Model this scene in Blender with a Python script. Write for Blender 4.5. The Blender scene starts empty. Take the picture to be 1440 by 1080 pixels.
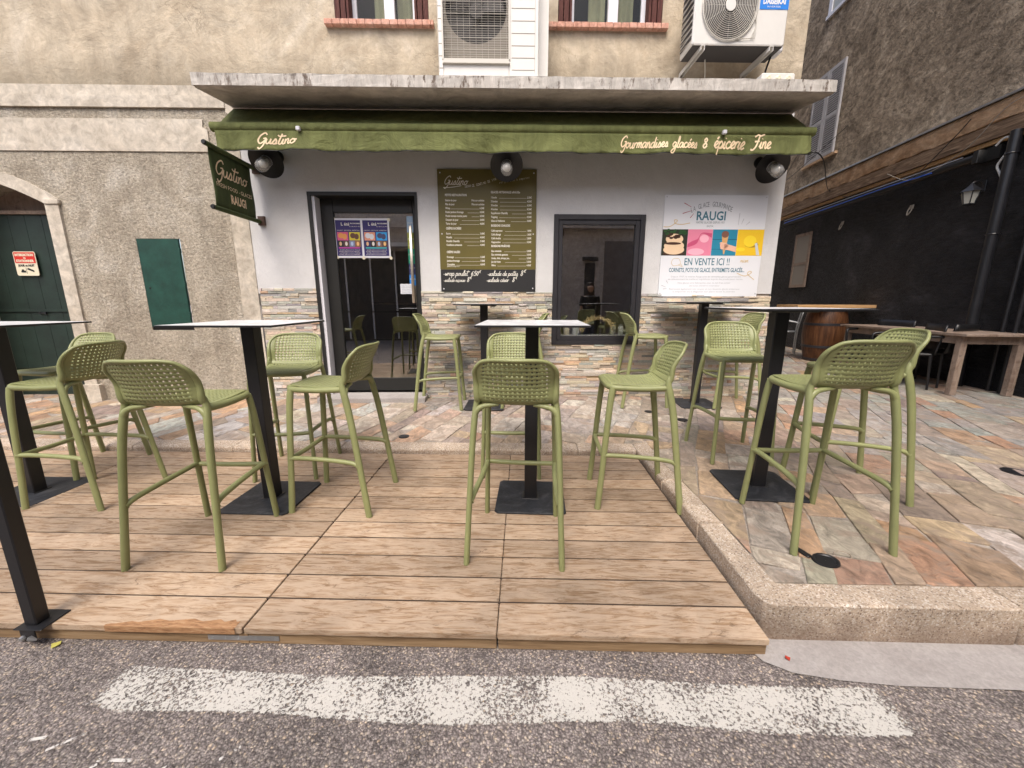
import bpy, bmesh, math, random
from mathutils import Vector, Matrix
random.seed(7)
SC = bpy.context.scene
COL = SC.collection
PI = math.pi
# ------------------------------------------------------------------ camera, sky, sun, exposure
cd = bpy.data.cameras.new('camera'); cam = bpy.data.objects.new('camera', cd); COL.objects.link(cam)
cam.location = (0, 0, 1.22)
cam.rotation_euler = (PI/2 - 0.207, 0.0, 0.0265)
cd.sensor_width = 36; cd.lens = 555/1440*36; cd.clip_start = 0.05; cd.clip_end = 500
SC.camera = cam
W = bpy.data.worlds.new('World'); SC.world = W; W.use_nodes = True
nt = W.node_tree; bg = nt.nodes['Background']
sky = nt.nodes.new('ShaderNodeTexSky'); sky.sky_type = 'NISHITA'; sky.sun_disc = False
SUN_EL, SUN_AZ = 56, 190          # degrees; azimuth clockwise from +Y (behind the camera, to the left)
sky.sun_elevation = math.radians(SUN_EL); sky.sun_rotation = math.radians(SUN_AZ)
sky.dust_density = 4.0; sky.air_density = 1.0; sky.ozone_density = 0.6
nt.links.new(sky.outputs[0], bg.inputs[0]); bg.inputs[1].default_value = 0.15
sl = bpy.data.lights.new('sun', 'SUN'); sun = bpy.data.objects.new('sun', sl); COL.objects.link(sun)
sl.energy = 1.2; sl.angle = math.radians(30); sl.color = (1, .95, .88)
el, az = math.radians(SUN_EL), math.radians(SUN_AZ)
sd = Vector((math.sin(az)*math.cos(el), math.cos(az)*math.cos(el), math.sin(el)))
sun.rotation_euler = sd.to_track_quat('Z', 'Y').to_euler()
SC.view_settings.view_transform = 'Standard'; SC.view_settings.look = 'None'
SC.view_settings.exposure = 1.06; SC.view_settings.gamma = 1

# ------------------------------------------------------------------ materials
def newmat(name):
    m = bpy.data.materials.new(name); m.use_nodes = True
    return m, m.node_tree.nodes, m.node_tree.links, m.node_tree.nodes['Principled BSDF']
def N(nodes, t, **k):
    n = nodes.new(t)
    for a, b in k.items():
        if a in n.inputs: n.inputs[a].default_value = b
        else: setattr(n, a, b)
    return n
def ramp(nodes, stops):
    r = nodes.new('ShaderNodeValToRGB'); e = r.color_ramp.elements
    while len(e) < len(stops): e.new(0.5)
    for i, (p, c) in enumerate(stops):
        e[i].position = p; e[i].color = (*c, 1) if len(c) == 3 else c
    return r
def g3(v): return (v, v, v)
def flat(name, c, rough=.6, metal=0, spec=.5, var=0.0, bump=0, bs=60, coat=0):
    m, n, l, p = newmat(name)
    p.inputs['Base Color'].default_value = (*c, 1); p.inputs['Roughness'].default_value = rough
    p.inputs['Metallic'].default_value = metal; p.inputs['Specular IOR Level'].default_value = spec
    p.inputs['Coat Weight'].default_value = coat
    if var or bump:
        tc = N(n, 'ShaderNodeTexCoord')
        nz = N(n, 'ShaderNodeTexNoise', Scale=bs, Detail=5.0); l.new(tc.outputs['Object'], nz.inputs['Vector'])
        if var:
            nz2 = N(n, 'ShaderNodeTexNoise', Scale=7.0, Detail=6.0, Roughness=.65); l.new(tc.outputs['Object'], nz2.inputs['Vector'])
            r = ramp(n, [(.3, tuple(x*(1-var) for x in c)), (.7, tuple(min(1, x*(1+var)) for x in c))])
            l.new(nz2.outputs['Fac'], r.inputs[0]); l.new(r.outputs[0], p.inputs['Base Color'])
        if bump:
            b = N(n, 'ShaderNodeBump', Strength=bump, Distance=.004); l.new(nz.outputs['Fac'], b.inputs['Height']); l.new(b.outputs[0], p.inputs['Normal'])
    return m
def noise(n, l, tc, scale, detail=5, rough=.6, dist=0.0, out='Object', sc=None):
    nz = N(n, 'ShaderNodeTexNoise', Scale=scale, Detail=float(detail), Roughness=rough, Distortion=dist)
    if sc:
        mp = N(n, 'ShaderNodeMapping'); mp.inputs['Scale'].default_value = sc
        l.new(tc.outputs[out], mp.inputs[0]); l.new(mp.outputs[0], nz.inputs['Vector'])
    else: l.new(tc.outputs[out], nz.inputs['Vector'])
    return nz
def mixc(n, l, fac, a, b, mode='MIX'):
    m = n.new('ShaderNodeMix'); m.data_type = 'RGBA'; m.blend_type = mode
    for v, i in ((fac, 0), (a, 6), (b, 7)):
        if isinstance(v, (int, float)): m.inputs[i].default_value = v
        elif isinstance(v, tuple): m.inputs[i].default_value = (*v, 1)
        else: l.new(v, m.inputs[i])
    return m.outputs[2]
def stucco(name, c1, c2, c3, s1=1.3, s2=9, bumps=((18, .5, .02), (90, .5, .006)), dist=1.5, rough=.9, spots=None, sc=None, con=(.72, 1.16), zst=None, crack=0):
    m, n, l, p = newmat(name); tc = N(n, 'ShaderNodeTexCoord')
    a = noise(n, l, tc, s1, 6, .6, dist); r = ramp(n, [(.32, c1), (.55, c2), (.75, c3)]); l.new(a.outputs['Fac'], r.inputs[0])
    b = noise(n, l, tc, s2, 8, .7, .6, sc=sc); r2 = ramp(n, [(.36, g3(con[0])), (.64, g3(con[1]))]); l.new(b.outputs['Fac'], r2.inputs[0])
    col = mixc(n, l, 1.0, r.outputs[0], r2.outputs[0], 'MULTIPLY')
    if spots:
        s = noise(n, l, tc, spots[0], 6, .75, sc=sc); rs = ramp(n, [(spots[1], g3(0)), (spots[1]+.08, g3(1))]); l.new(s.outputs['Fac'], rs.inputs[0])
        lf = noise(n, l, tc, 1.7, 3, .5); rl = ramp(n, [(.38, g3(.25)), (.58, g3(1))]); l.new(lf.outputs['Fac'], rl.inputs[0])
        mm = N(n, 'ShaderNodeMath', operation='MULTIPLY'); l.new(rs.outputs[0], mm.inputs[0]); l.new(rl.outputs[0], mm.inputs[1])
        col = mixc(n, l, mm.outputs[0], col, spots[2])
    if zst:   # grime band between two heights
        sx = N(n, 'ShaderNodeSeparateXYZ'); l.new(tc.outputs['Object'], sx.inputs[0])
        nz = noise(n, l, tc, 7, 7, .75, sc=(1, 1, .35)); ad = N(n, 'ShaderNodeMath', operation='MULTIPLY_ADD'); ad.inputs[1].default_value = zst[3]; l.new(nz.outputs['Fac'], ad.inputs[0]); l.new(sx.outputs['Z'], ad.inputs[2])
        mr = N(n, 'ShaderNodeMapRange'); mr.inputs[1].default_value = zst[0]; mr.inputs[2].default_value = zst[1]; mr.inputs[3].default_value = .75; mr.inputs[4].default_value = 0; l.new(ad.outputs[0], mr.inputs[0])
        col = mixc(n, l, mr.outputs[0], col, zst[2])
    if crack:
        wv = N(n, 'ShaderNodeVectorMath', operation='ADD'); nw = noise(n, l, tc, 5, 5, .6); sc2 = N(n, 'ShaderNodeVectorMath', operation='SCALE'); sc2.inputs['Scale'].default_value = .35
        l.new(nw.outputs['Color'], sc2.inputs[0]); l.new(tc.outputs['Object'], wv.inputs[0]); l.new(sc2.outputs[0], wv.inputs[1])
        vo = N(n, 'ShaderNodeTexVoronoi', Scale=crack); vo.feature = 'DISTANCE_TO_EDGE'; l.new(wv.outputs[0], vo.inputs['Vector'])
        rc = ramp(n, [(.0, g3(1)), (.012, g3(0))]); l.new(vo.outputs['Distance'], rc.inputs[0])
        lf = noise(n, l, tc, 1.1, 4, .6); rl = ramp(n, [(.50, g3(0)), (.60, g3(.6))]); l.new(lf.outputs['Fac'], rl.inputs[0])
        mm = N(n, 'ShaderNodeMath', operation='MULTIPLY'); l.new(rc.outputs[0], mm.inputs[0]); l.new(rl.outputs[0], mm.inputs[1])
        col = mixc(n, l, mm.outputs[0], col, tuple(x*.45 for x in c1))
        st = noise(n, l, tc, 5, 5, .65, 0, sc=(1, 1, .10)); r5 = ramp(n, [(.35, g3(.86)), (.6, g3(1.05))]); l.new(st.outputs['Fac'], r5.inputs[0]); col = mixc(n, l, 1.0, col, r5.outputs[0], 'MULTIPLY')
    l.new(col, p.inputs['Base Color']); p.inputs['Roughness'].default_value = rough; p.inputs['Specular IOR Level'].default_value = .2
    prev = None
    for (s, st, d) in bumps:
        z = noise(n, l, tc, s, 6, .65, .4, sc=sc); bp = N(n, 'ShaderNodeBump', Strength=st, Distance=d)
        l.new(z.outputs['Fac'], bp.inputs['Height'])
        if prev: l.new(prev.outputs[0], bp.inputs['Normal'])
        prev = bp
    l.new(prev.outputs[0], p.inputs['Normal'])
    return m
def attrmat(name, rough=.8, var=.35, s=30, bump=.5, bd=.004, extra=None, sc=None):
    """stone whose own colour is stored per face"""
    m, n, l, p = newmat(name); tc = N(n, 'ShaderNodeTexCoord'); at = N(n, 'ShaderNodeAttribute', attribute_name='Col')
    a = noise(n, l, tc, s, 7, .7, .8, sc=sc); r = ramp(n, [(.28, g3(1-var)), (.72, g3(1+var))]); l.new(a.outputs['Fac'], r.inputs[0])
    col = mixc(n, l, 1.0, at.outputs['Color'], r.outputs[0], 'MULTIPLY')
    if extra:
        b = noise(n, l, tc, extra[0], 6, .7, 1.0); rb = ramp(n, [(extra[1], g3(0)), (extra[1]+.12, g3(extra[3]))]); l.new(b.outputs['Fac'], rb.inputs[0])
        col = mixc(n, l, rb.outputs[0], col, extra[2])
    l.new(col, p.inputs['Base Color'])
    f = noise(n, l, tc, 160, 6, .75); rr = ramp(n, [(.3, g3(rough-.2)), (.7, g3(min(1, rough+.1)))]); l.new(a.outputs['Fac'], rr.inputs[0]); l.new(rr.outputs[0], p.inputs['Roughness'])
    b1 = N(n, 'ShaderNodeBump', Strength=bump, Distance=bd*2.5); l.new(a.outputs['Fac'], b1.inputs['Height'])
    b2 = N(n, 'ShaderNodeBump', Strength=bump, Distance=bd); l.new(f.outputs['Fac'], b2.inputs['Height']); l.new(b1.outputs[0], b2.inputs['Normal'])
    l.new(b2.outputs[0], p.inputs['Normal']); p.inputs['Specular IOR Level'].default_value = .35
    return m
def glassmat(name, tint=(.75, .78, .74), refl=.9, gain=4.5, add=.06):
    m, n, l, p = newmat(name); n.remove(p); o = n['Material Output']
    t = N(n, 'ShaderNodeBsdfTransparent'); t.inputs[0].default_value = (*tint, 1)
    g = N(n, 'ShaderNodeBsdfGlossy'); g.inputs['Roughness'].default_value = .01; g.inputs[0].default_value = (refl, refl, refl, 1)
    f = N(n, 'ShaderNodeFresnel', IOR=1.55); ad = N(n, 'ShaderNodeMath', operation='MULTIPLY_ADD'); ad.inputs[1].default_value = gain; ad.inputs[2].default_value = add
    l.new(f.outputs[0], ad.inputs[0]); ad.use_clamp = True
    mx = N(n, 'ShaderNodeMixShader'); ge = N(n, 'ShaderNodeNewGeometry'); fr = N(n, 'ShaderNodeMath', operation='SUBTRACT'); fr.inputs[0].default_value = 1.0; l.new(ge.outputs['Backfacing'], fr.inputs[1]); mu = N(n, 'ShaderNodeMath', operation='MULTIPLY'); l.new(ad.outputs[0], mu.inputs[0]); l.new(fr.outputs[0], mu.inputs[1]); l.new(mu.outputs[0], mx.inputs[0]); l.new(t.outputs[0], mx.inputs[1]); l.new(g.outputs[0], mx.inputs[2]); l.new(mx.outputs[0], o.inputs[0])
    return m
def fabric(name, c, wr=.5):
    m, n, l, p = newmat(name); tc = N(n, 'ShaderNodeTexCoord')
    a = noise(n, l, tc, 2.2, 5, .6, .5, sc=(1, 1, 1)); r = ramp(n, [(.3, tuple(x*.8 for x in c)), (.7, tuple(x*1.2 for x in c))]); l.new(a.outputs['Fac'], r.inputs[0])
    st = noise(n, l, tc, 14, 4, .6, 0, sc=(1, 1, .12)); r2 = ramp(n, [(.35, g3(.84)), (.65, g3(1.1))]); l.new(st.outputs['Fac'], r2.inputs[0])
    l.new(mixc(n, l, 1.0, r.outputs[0], r2.outputs[0], 'MULTIPLY'), p.inputs['Base Color'])
    p.inputs['Roughness'].default_value = .85; p.inputs['Specular IOR Level'].default_value = .25
    w = noise(n, l, tc, 350, 2, .5); b = N(n, 'ShaderNodeBump', Strength=.25, Distance=.001); l.new(w.outputs['Fac'], b.inputs['Height'])
    w2 = noise(n, l, tc, 4, 5, .6, 1.2); b2 = N(n, 'ShaderNodeBump', Strength=wr, Distance=.07); l.new(w2.outputs['Fac'], b2.inputs['Height']); l.new(b.outputs[0], b2.inputs['Normal'])
    l.new(b2.outputs[0], p.inputs['Normal'])
    return m
def wood(name, dark, mid, light, sc=(1.2, 14, 14), grain=6, rough=.75, attr=False, worn=None):
    """grain runs along local X"""
    m, n, l, p = newmat(name); tc = N(n, 'ShaderNodeTexCoord')
    mp = N(n, 'ShaderNodeMapping'); mp.inputs['Scale'].default_value = sc; l.new(tc.outputs['Object'], mp.inputs[0])
    vec = mp.outputs[0]
    if attr:
        at = N(n, 'ShaderNodeAttribute', attribute_name='Col'); va = N(n, 'ShaderNodeVectorMath', operation='MULTIPLY_ADD')
        l.new(at.outputs['Color'], va.inputs[0]); va.inputs[1].default_value = (37, 11, 23); l.new(mp.outputs[0], va.inputs[2]); vec = va.outputs[0]
    a = N(n, 'ShaderNodeTexNoise', Scale=float(grain), Detail=8.0, Roughness=.62, Distortion=.8); l.new(vec, a.inputs['Vector'])
    r = ramp(n, [(.3, dark), (.5, mid), (.72, light)]); l.new(a.outputs['Fac'], r.inputs[0]); col = r.outputs[0]
    if worn:
        w = noise(n, l, tc, worn[0], 7, .72, 1.5, sc=(.22, 1.25, 1)); rw = ramp(n, [(.40, g3(0)), (.54, g3(worn[2]))]); l.new(w.outputs['Fac'], rw.inputs[0])
        col = mixc(n, l, rw.outputs[0], col, worn[1])
        k = noise(n, l, tc, 9, 7, .78, 1.0, sc=(.8, 2.2, 1)); rk = ramp(n, [(.59, g3(0)), (.66, g3(.6))]); l.new(k.outputs['Fac'], rk.inputs[0])
        col = mixc(n, l, rk.outputs[0], col, tuple(x*.55 for x in dark))
    if attr:
        bg_ = noise(n, l, tc, 1.6, 6, .65, .6); rb = ramp(n, [(.35, g3(.72)), (.6, g3(1.08))]); l.new(bg_.outputs['Fac'], rb.inputs[0]); col = mixc(n, l, 1.0, col, rb.outputs[0], 'MULTIPLY')
        sp = N(n, 'ShaderNodeSeparateColor'); l.new(at.outputs['Color'], sp.inputs[0])
        mr = N(n, 'ShaderNodeMapRange'); mr.inputs[3].default_value = .8; mr.inputs[4].default_value = 1.12; l.new(sp.outputs[0], mr.inputs[0])
        col = mixc(n, l, 1.0, col, mr.outputs[0], 'MULTIPLY')
    l.new(col, p.inputs['Base Color']); p.inputs['Roughness'].default_value = rough; p.inputs['Specular IOR Level'].default_value = .3
    b = N(n, 'ShaderNodeBump', Strength=.5, Distance=.004); l.new(a.outputs['Fac'], b.inputs['Height']); l.new(b.outputs[0], p.inputs['Normal'])
    return m
def granite(name, base, dark, light, s=140):
    m, n, l, p = newmat(name); tc = N(n, 'ShaderNodeTexCoord')
    v = N(n, 'ShaderNodeTexVoronoi', Scale=float(s)); l.new(tc.outputs['Object'], v.inputs['Vector'])
    sp = N(n, 'ShaderNodeSeparateColor'); l.new(v.outputs['Color'], sp.inputs[0])
    r = ramp(n, [(.0, dark), (.25, base), (.7, base), (1.0, light)]); l.new(sp.outputs[0], r.inputs[0])
    a = noise(n, l, tc, 2.6, 6, .65, .5); r2 = ramp(n, [(.3, g3(.62)), (.65, g3(1.12))]); l.new(a.outputs['Fac'], r2.inputs[0])
    col = mixc(n, l, 1.0, r.outputs[0], r2.outputs[0], 'MULTIPLY')
    sx = N(n, 'ShaderNodeSeparateXYZ'); l.new(tc.outputs['Object'], sx.inputs[0])
    nz = noise(n, l, tc, 9, 8, .75, .5); ad = N(n, 'ShaderNodeMath', operation='MULTIPLY_ADD'); ad.inputs[1].default_value = .30; l.new(nz.outputs['Fac'], ad.inputs[0]); l.new(sx.outputs['Z'], ad.inputs[2])
    mr = N(n, 'ShaderNodeMapRange'); mr.inputs[1].default_value = .06; mr.inputs[2].default_value = .20; mr.inputs[3].default_value = .7; mr.inputs[4].default_value = 0; l.new(ad.outputs[0], mr.inputs[0])
    col = mixc(n, l, mr.outputs[0], col, (.17, .115, .085))
    l.new(col, p.inputs['Base Color']); p.inputs['Roughness'].default_value = .85
    z = noise(n, l, tc, 70, 7, .7); b = N(n, 'ShaderNodeBump', Strength=.8, Distance=.006); l.new(z.outputs['Fac'], b.inputs['Height']); l.new(b.outputs[0], p.inputs['Normal'])
    return m
def asphalt(name):
    m, n, l, p = newmat(name); tc = N(n, 'ShaderNodeTexCoord')
    wv = N(n, 'ShaderNodeVectorMath', operation='ADD'); nz = noise(n, l, tc, 60, 3, .5); sc_ = N(n, 'ShaderNodeVectorMath', operation='SCALE'); sc_.inputs['Scale'].default_value = .012
    l.new(nz.outputs['Color'], sc_.inputs[0]); l.new(tc.outputs['Object'], wv.inputs[0]); l.new(sc_.outputs[0], wv.inputs[1])
    v = N(n, 'ShaderNodeTexVoronoi', Scale=135.0); l.new(wv.outputs[0], v.inputs['Vector'])
    sp = N(n, 'ShaderNodeSeparateColor'); l.new(v.outputs['Color'], sp.inputs[0])
    r = ramp(n, [(.0, (.17, .142, .134)), (.45, (.26, .222, .208)), (.8, (.36, .315, .29)), (.96, (.50, .42, .34)), (1, (.56, .44, .33))]); l.new(sp.outputs[0], r.inputs[0])
    rd = ramp(n, [(.25, g3(1.1)), (.62, g3(.5))]); l.new(v.outputs['Distance'], rd.inputs[0])
    sm = N(n, 'ShaderNodeMath', operation='MULTIPLY'); sm.inputs[1].default_value = 1.0; l.new(v.outputs['Distance'], sm.inputs[0])
    col = mixc(n, l, 1.0, r.outputs[0], rd.outputs[0], 'MULTIPLY')
    a = noise(n, l, tc, 2.4, 9, .72, .9); r2 = ramp(n, [(.3, g3(.66)), (.5, g3(.97)), (.7, g3(1.28))]); l.new(a.outputs['Fac'], r2.inputs[0])
    cv = N(n, 'ShaderNodeTexVoronoi', Scale=1.3); cv.feature = 'DISTANCE_TO_EDGE'
    cw = N(n, 'ShaderNodeVectorMath', operation='MULTIPLY_ADD'); cn = noise(n, l, tc, 7, 6, .7); l.new(cn.outputs['Color'], cw.inputs[0]); cw.inputs[1].default_value = (.28, .28, 0); l.new(tc.outputs['Object'], cw.inputs[2]); l.new(cw.outputs[0], cv.inputs['Vector'])
    cr = ramp(n, [(.0, g3(.45)), (.010, g3(1))]); l.new(cv.outputs['Distance'], cr.inputs[0])
    blot = noise(n, l, tc, 9, 6, .7, .8); rb = ramp(n, [(.62, g3(1)), (.72, g3(.72))]); l.new(blot.outputs['Fac'], rb.inputs[0])
    col = mixc(n, l, 1.0, col, r2.outputs[0], 'MULTIPLY'); col = mixc(n, l, .55, col, cr.outputs[0], 'MULTIPLY'); col = mixc(n, l, 1.0, col, rb.outputs[0], 'MULTIPLY')
    l.new(col, p.inputs['Base Color']); p.inputs['Roughness'].default_value = .85
    inv = N(n, 'ShaderNodeMath', operation='SUBTRACT'); inv.inputs[0].default_value = 1.0; l.new(v.outputs['Distance'], inv.inputs[1])
    b = N(n, 'ShaderNodeBump', Strength=.9, Distance=.006); l.new(inv.outputs[0], b.inputs['Height'])
    z = noise(n, l, tc, 30, 5, .6); b2 = N(n, 'ShaderNodeBump', Strength=.5, Distance=.012); l.new(z.outputs['Fac'], b2.inputs['Height']); l.new(b.outputs[0], b2.inputs['Normal'])
    l.new(b2.outputs[0], p.inputs['Normal'])
    return m
def worn_paint(name, c, lo=.44, hi=.5, s=48, lfw=.22):
    m, n, l, p = newmat(name); tc = N(n, 'ShaderNodeTexCoord')
    a = noise(n, l, tc, s, 7, .75, .3); b = noise(n, l, tc, 5, 5, .6)
    ad = N(n, 'ShaderNodeMath', operation='MULTIPLY_ADD'); ad.inputs[1].default_value = lfw; l.new(b.outputs['Fac'], ad.inputs[0]); l.new(a.outputs['Fac'], ad.inputs[2])
    val = ad.outputs[0]
    # paint gets thinner to the edges: the sheet stores its own edge weight
    at = N(n, 'ShaderNodeAttribute', attribute_name='Col'); sp = N(n, 'ShaderNodeSeparateColor'); l.new(at.outputs['Color'], sp.inputs[0])
    m2 = N(n, 'ShaderNodeMath', operation='MULTIPLY_ADD'); m2.inputs[1].default_value = .3; l.new(sp.outputs[0], m2.inputs[0]); l.new(val, m2.inputs[2])
    r = ramp(n, [(lo, g3(0)), (hi, g3(1))])
    l.new(m2.outputs[0], r.inputs[0]); l.new(r.outputs[0], p.inputs['Alpha'])
    p.inputs['Base Color'].default_value = (*c, 1); p.inputs['Roughness'].default_value = .8
    bp = N(n, 'ShaderNodeBump', Strength=.6, Distance=.004); l.new(a.outputs['Fac'], bp.inputs['Height']); l.new(bp.outputs[0], p.inputs['Normal'])
    return m

M = {}
M['upper'] = stucco('upper_plaster', (.42, .345, .25), (.50, .425, .32), (.57, .50, .40), s1=.9, s2=5, dist=3.2, bumps=((3.5, .5, .05), (22, .5, .012), (120, .4, .004)), spots=(2.2, .62, (.36, .30, .23)), con=(.80, 1.12), zst=(3.05, 3.42, (.20, .17, .12), -.35), crack=1.6)
M['rough'] = stucco('rough_render', (.39, .335, .26), (.51, .45, .36), (.64, .585, .50), s1=2.4, s2=40, dist=1.0, con=(.66, 1.24), crack=2.2, bumps=((26, 1.0, .03), (75, 1.0, .018)), spots=(26, .60, (.24, .19, .14)))
M['smoothband'] = stucco('smooth_band', (.45, .395, .32), (.53, .475, .395), (.59, .54, .465), s1=2.2, s2=12, bumps=((30, .4, .006), (120, .4, .003)))
M['white'] = stucco('white_wall_paint', (.59, .583, .58), (.605, .60, .597), (.615, .61, .607), con=(.95, 1.03), s1=1.2, s2=3, dist=.5, bumps=((26, .35, .012), (110, .6, .006)))
M['canopy'] = stucco('canopy_concrete', (.40, .35, .31), (.48, .43, .385), (.55, .50, .46), s1=1.1, s2=5, dist=.6, bumps=((20, .3, .008), (90, .3, .003)))
M['canopyedge'] = stucco('stained_edge', (.45, .415, .375), (.50, .47, .43), (.55, .52, .48), s1=2, s2=14, bumps=((30, .5, .01), (110, .5, .004)), spots=(17, .535, (.13, .10, .08)), sc=(1, 1, .30))
M['brown'] = stucco('brown_stucco', (.21, .165, .12), (.36, .29, .215), (.52, .43, .33), s1=1.6, s2=15, dist=1.6, con=(.5, 1.4), bumps=((10, 1.0, .05), (48, 1.0, .03)), spots=(14, .60, (.40, .33, .25)), sc=(1, .7, 1))
M['black'] = stucco('black_painted_wall', (.012, .012, .013), (.024, .024, .026), (.060, .058, .062), s1=1.4, s2=18, dist=.8, rough=.42, bumps=((16, 1.0, .05), (60, 1.0, .025)), sc=(1, .4, 1.6), con=(.5, 1.5), spots=(60, .70, (.30, .30, .30)))
M['orange'] = stucco('crumbling_orange_render', (.40, .25, .145), (.54, .37, .235), (.64, .48, .34), s1=2.5, s2=20, bumps=((20, .9, .02), (80, .7, .01)), spots=(7, .60, (.22, .13, .08)), sc=(1, .4, 1))
M['beam'] = wood('old_beam', (.06, .04, .025), (.17, .11, .07), (.36, .26, .17), sc=(14, 1.2, 14), grain=3)
M['stone'] = attrmat('ledgestone', rough=.85, var=.26, s=34, bump=.7, bd=.004, sc=(1, 1, 2.2))
M['paver'] = attrmat('flagstone', rough=.66, var=.62, s=17, bump=.9, bd=.005, extra=(6.0, .50, (.30, .235, .185), .8), sc=(1, .55, 1))
M['mortar'] = stucco('mortar_bed', (.26, .225, .19), (.34, .30, .26), (.42, .38, .33), s1=6, s2=60, bumps=((90, .8, .006),))
M['granite'] = granite('granite', (.47, .375, .285), (.20, .14, .10), (.66, .60, .53), s=190)
M['asphalt'] = asphalt('asphalt')
M['concrete'] = stucco('concrete', (.29, .265, .25), (.345, .32, .305), (.39, .365, .35), s1=2, s2=60, con=(.85, 1.1), bumps=((150, .5, .002),), spots=(12, .66, (.2, .17, .15)))
M['deck'] = wood('deck_wood', (.17, .10, .055), (.285, .185, .11), (.38, .265, .17), sc=(1.6, 13, 12), grain=4, attr=True, worn=(30, (.46, .355, .26), .8))
M['gapshade'] = flat('gap_shade', (.045, .028, .018), rough=.95)
M['fascia'] = wood('fascia_wood', (.16, .10, .055), (.27, .18, .10), (.36, .26, .16), sc=(.8, 9, 12), grain=4)
M['rawwood'] = wood('splintered_wood', (.18, .09, .045), (.36, .20, .10), (.48, .31, .18), sc=(7, 40, 40), grain=3)
M['oldtable'] = wood('weathered_table_wood', (.12, .08, .06), (.22, .155, .115), (.33, .255, .20), sc=(6, 1.2, 1.2), grain=4, worn=(6, (.30, .235, .19), .6))
M['tablewood'] = wood('honey_board', (.40, .22, .09), (.55, .33, .15), (.66, .44, .24), sc=(1, 12, 12), grain=3)
M['barrel'] = wood('barrel_staves', (.035, .015, .008), (.085, .035, .015), (.15, .068, .03), sc=(16, 16, 1), grain=2, rough=.45)
M['green'] = flat('olive_plastic', (.238, .255, .112), rough=.44, spec=.45, var=.10, bump=.15, bs=220)
_n = M['green'].node_tree; _oi = _n.nodes.new('ShaderNodeObjectInfo'); _mr = _n.nodes.new('ShaderNodeMapRange'); _mr.inputs[3].default_value = .93; _mr.inputs[4].default_value = 1.06
_p = _n.nodes['Principled BSDF']; _src = _p.inputs['Base Color'].links[0].from_socket; _n.links.new(_oi.outputs['Random'], _mr.inputs[0])
_n.links.new(mixc(_n.nodes, _n.links, 1.0, _src, _mr.outputs[0], 'MULTIPLY'), _p.inputs['Base Color'])
M['blackmetal'] = flat('black_metal', (.012, .012, .014), rough=.42, var=.2, bump=.1)
M['base'] = stucco('scuffed_base_plate', (.022, .024, .028), (.034, .036, .042), (.07, .072, .08), s1=6, s2=30, dist=2, rough=.5, bumps=((40, .5, .003),), spots=(9, .66, (.16, .16, .165)))
M['marble'] = stucco('pale_table_top', (.62, .63, .64), (.72, .73, .74), (.78, .78, .78), s1=4, s2=18, dist=3, rough=.3, bumps=((30, .02, .001),))
M['anthracite'] = flat('anthracite_frame', (.022, .021, .025), rough=.45, var=.15)
M['darkframe'] = flat('near_black_frame', (.012, .012, .011), rough=.5, var=.15)
M['glass'] = glassmat('glass', tint=(.92, .93, .90), gain=6.0, add=.08)
M['upglass'] = glassmat('upper_glass', gain=.5, add=0)
M['chrome'] = flat('brushed_steel', (.62, .56, .48), rough=.42, metal=1)
M['zinc'] = flat('zinc', (.45, .46, .47), rough=.4, metal=.8, var=.2)
M['gategreen'] = flat('dark_green_door', (.010, .022, .016), rough=.5, var=.35)
M['hatch'] = flat('green_hatch_paint', (.010, .050, .036), rough=.45, var=.35, bump=.5, bs=18)
M['awning'] = fabric('awning_canvas', (.138, .152, .056), .55)
M['banner'] = fabric('banner_canvas', (.06, .078, .03), .2)
M['cream'] = flat('cream_lettering', (.80, .62, .40), rough=.6, var=.25)
M['wletter'] = flat('white_lettering', (.75, .72, .64), rough=.6)
M['dletter'] = flat('blue_grey_lettering', (.05, .16, .22), rough=.6)
M['gletter'] = flat('grey_lettering', (.20, .22, .24), rough=.6)
M['lgletter'] = flat('pale_grey_lettering', (.42, .43, .45), rough=.6)
M['rletter'] = flat('red_mark', (.35, .015, .03), rough=.6)
M['gold'] = flat('gold_mark', (.60, .44, .20), rough=.6)
M['menu'] = flat('olive_board', (.125, .102, .028), rough=.35, var=.05)
M['slate'] = flat('slate_board', (.016, .016, .017), rough=.5)
M['panelwhite'] = flat('white_panel', (.70, .71, .74), rough=.35)
M['acwhite'] = flat('cream_white_paint', (.66, .64, .60), rough=.4, var=.04)
M['acgrey'] = flat('ac_dark_inside', (.055, .05, .048), rough=.7)
M['actan'] = flat('ac_shroud', (.26, .23, .19), rough=.7)
M['wire'] = flat('cream_wire', (.55, .52, .46), rough=.4)
M['blue'] = flat('blue_label', (.02, .20, .66), rough=.4)
M['lblue'] = flat('light_blue_label', (.12, .42, .78), rough=.4)
M['terracotta'] = stucco('pink_brick_sill', (.50, .25, .18), (.60, .34, .26), (.64, .42, .34), s1=8, s2=40, bumps=((60, .5, .004),))
M['shutterred'] = wood('red_brown_shutter', (.045, .012, .010), (.08, .024, .018), (.13, .05, .04), sc=(12, 12, 1.2))
M['pvc'] = flat('white_window_frame', (.66, .66, .70), rough=.35)
M['curtain'] = fabric('curtain', (.44, .40, .30), .3)
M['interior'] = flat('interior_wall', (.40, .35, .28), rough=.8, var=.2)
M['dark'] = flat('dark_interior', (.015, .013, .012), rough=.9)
M['greyshutter'] = flat('grey_louvre_paint', (.40, .39, .40), rough=.6, var=.12)
M['pipeblack'] = flat('black_pipe', (.014, .0145, .017), rough=.35, var=.3)
M['cable'] = flat('black_cable', (.01, .01, .01), rough=.5)
M['whitehose'] = flat('white_hose', (.6, .6, .58), rough=.5)
M['bluetape'] = flat('blue_strip', (.01, .10, .60), rough=.4)
M['jar'] = flat('lamp_jar_glass', (.55, .55, .54), rough=.12)
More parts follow.
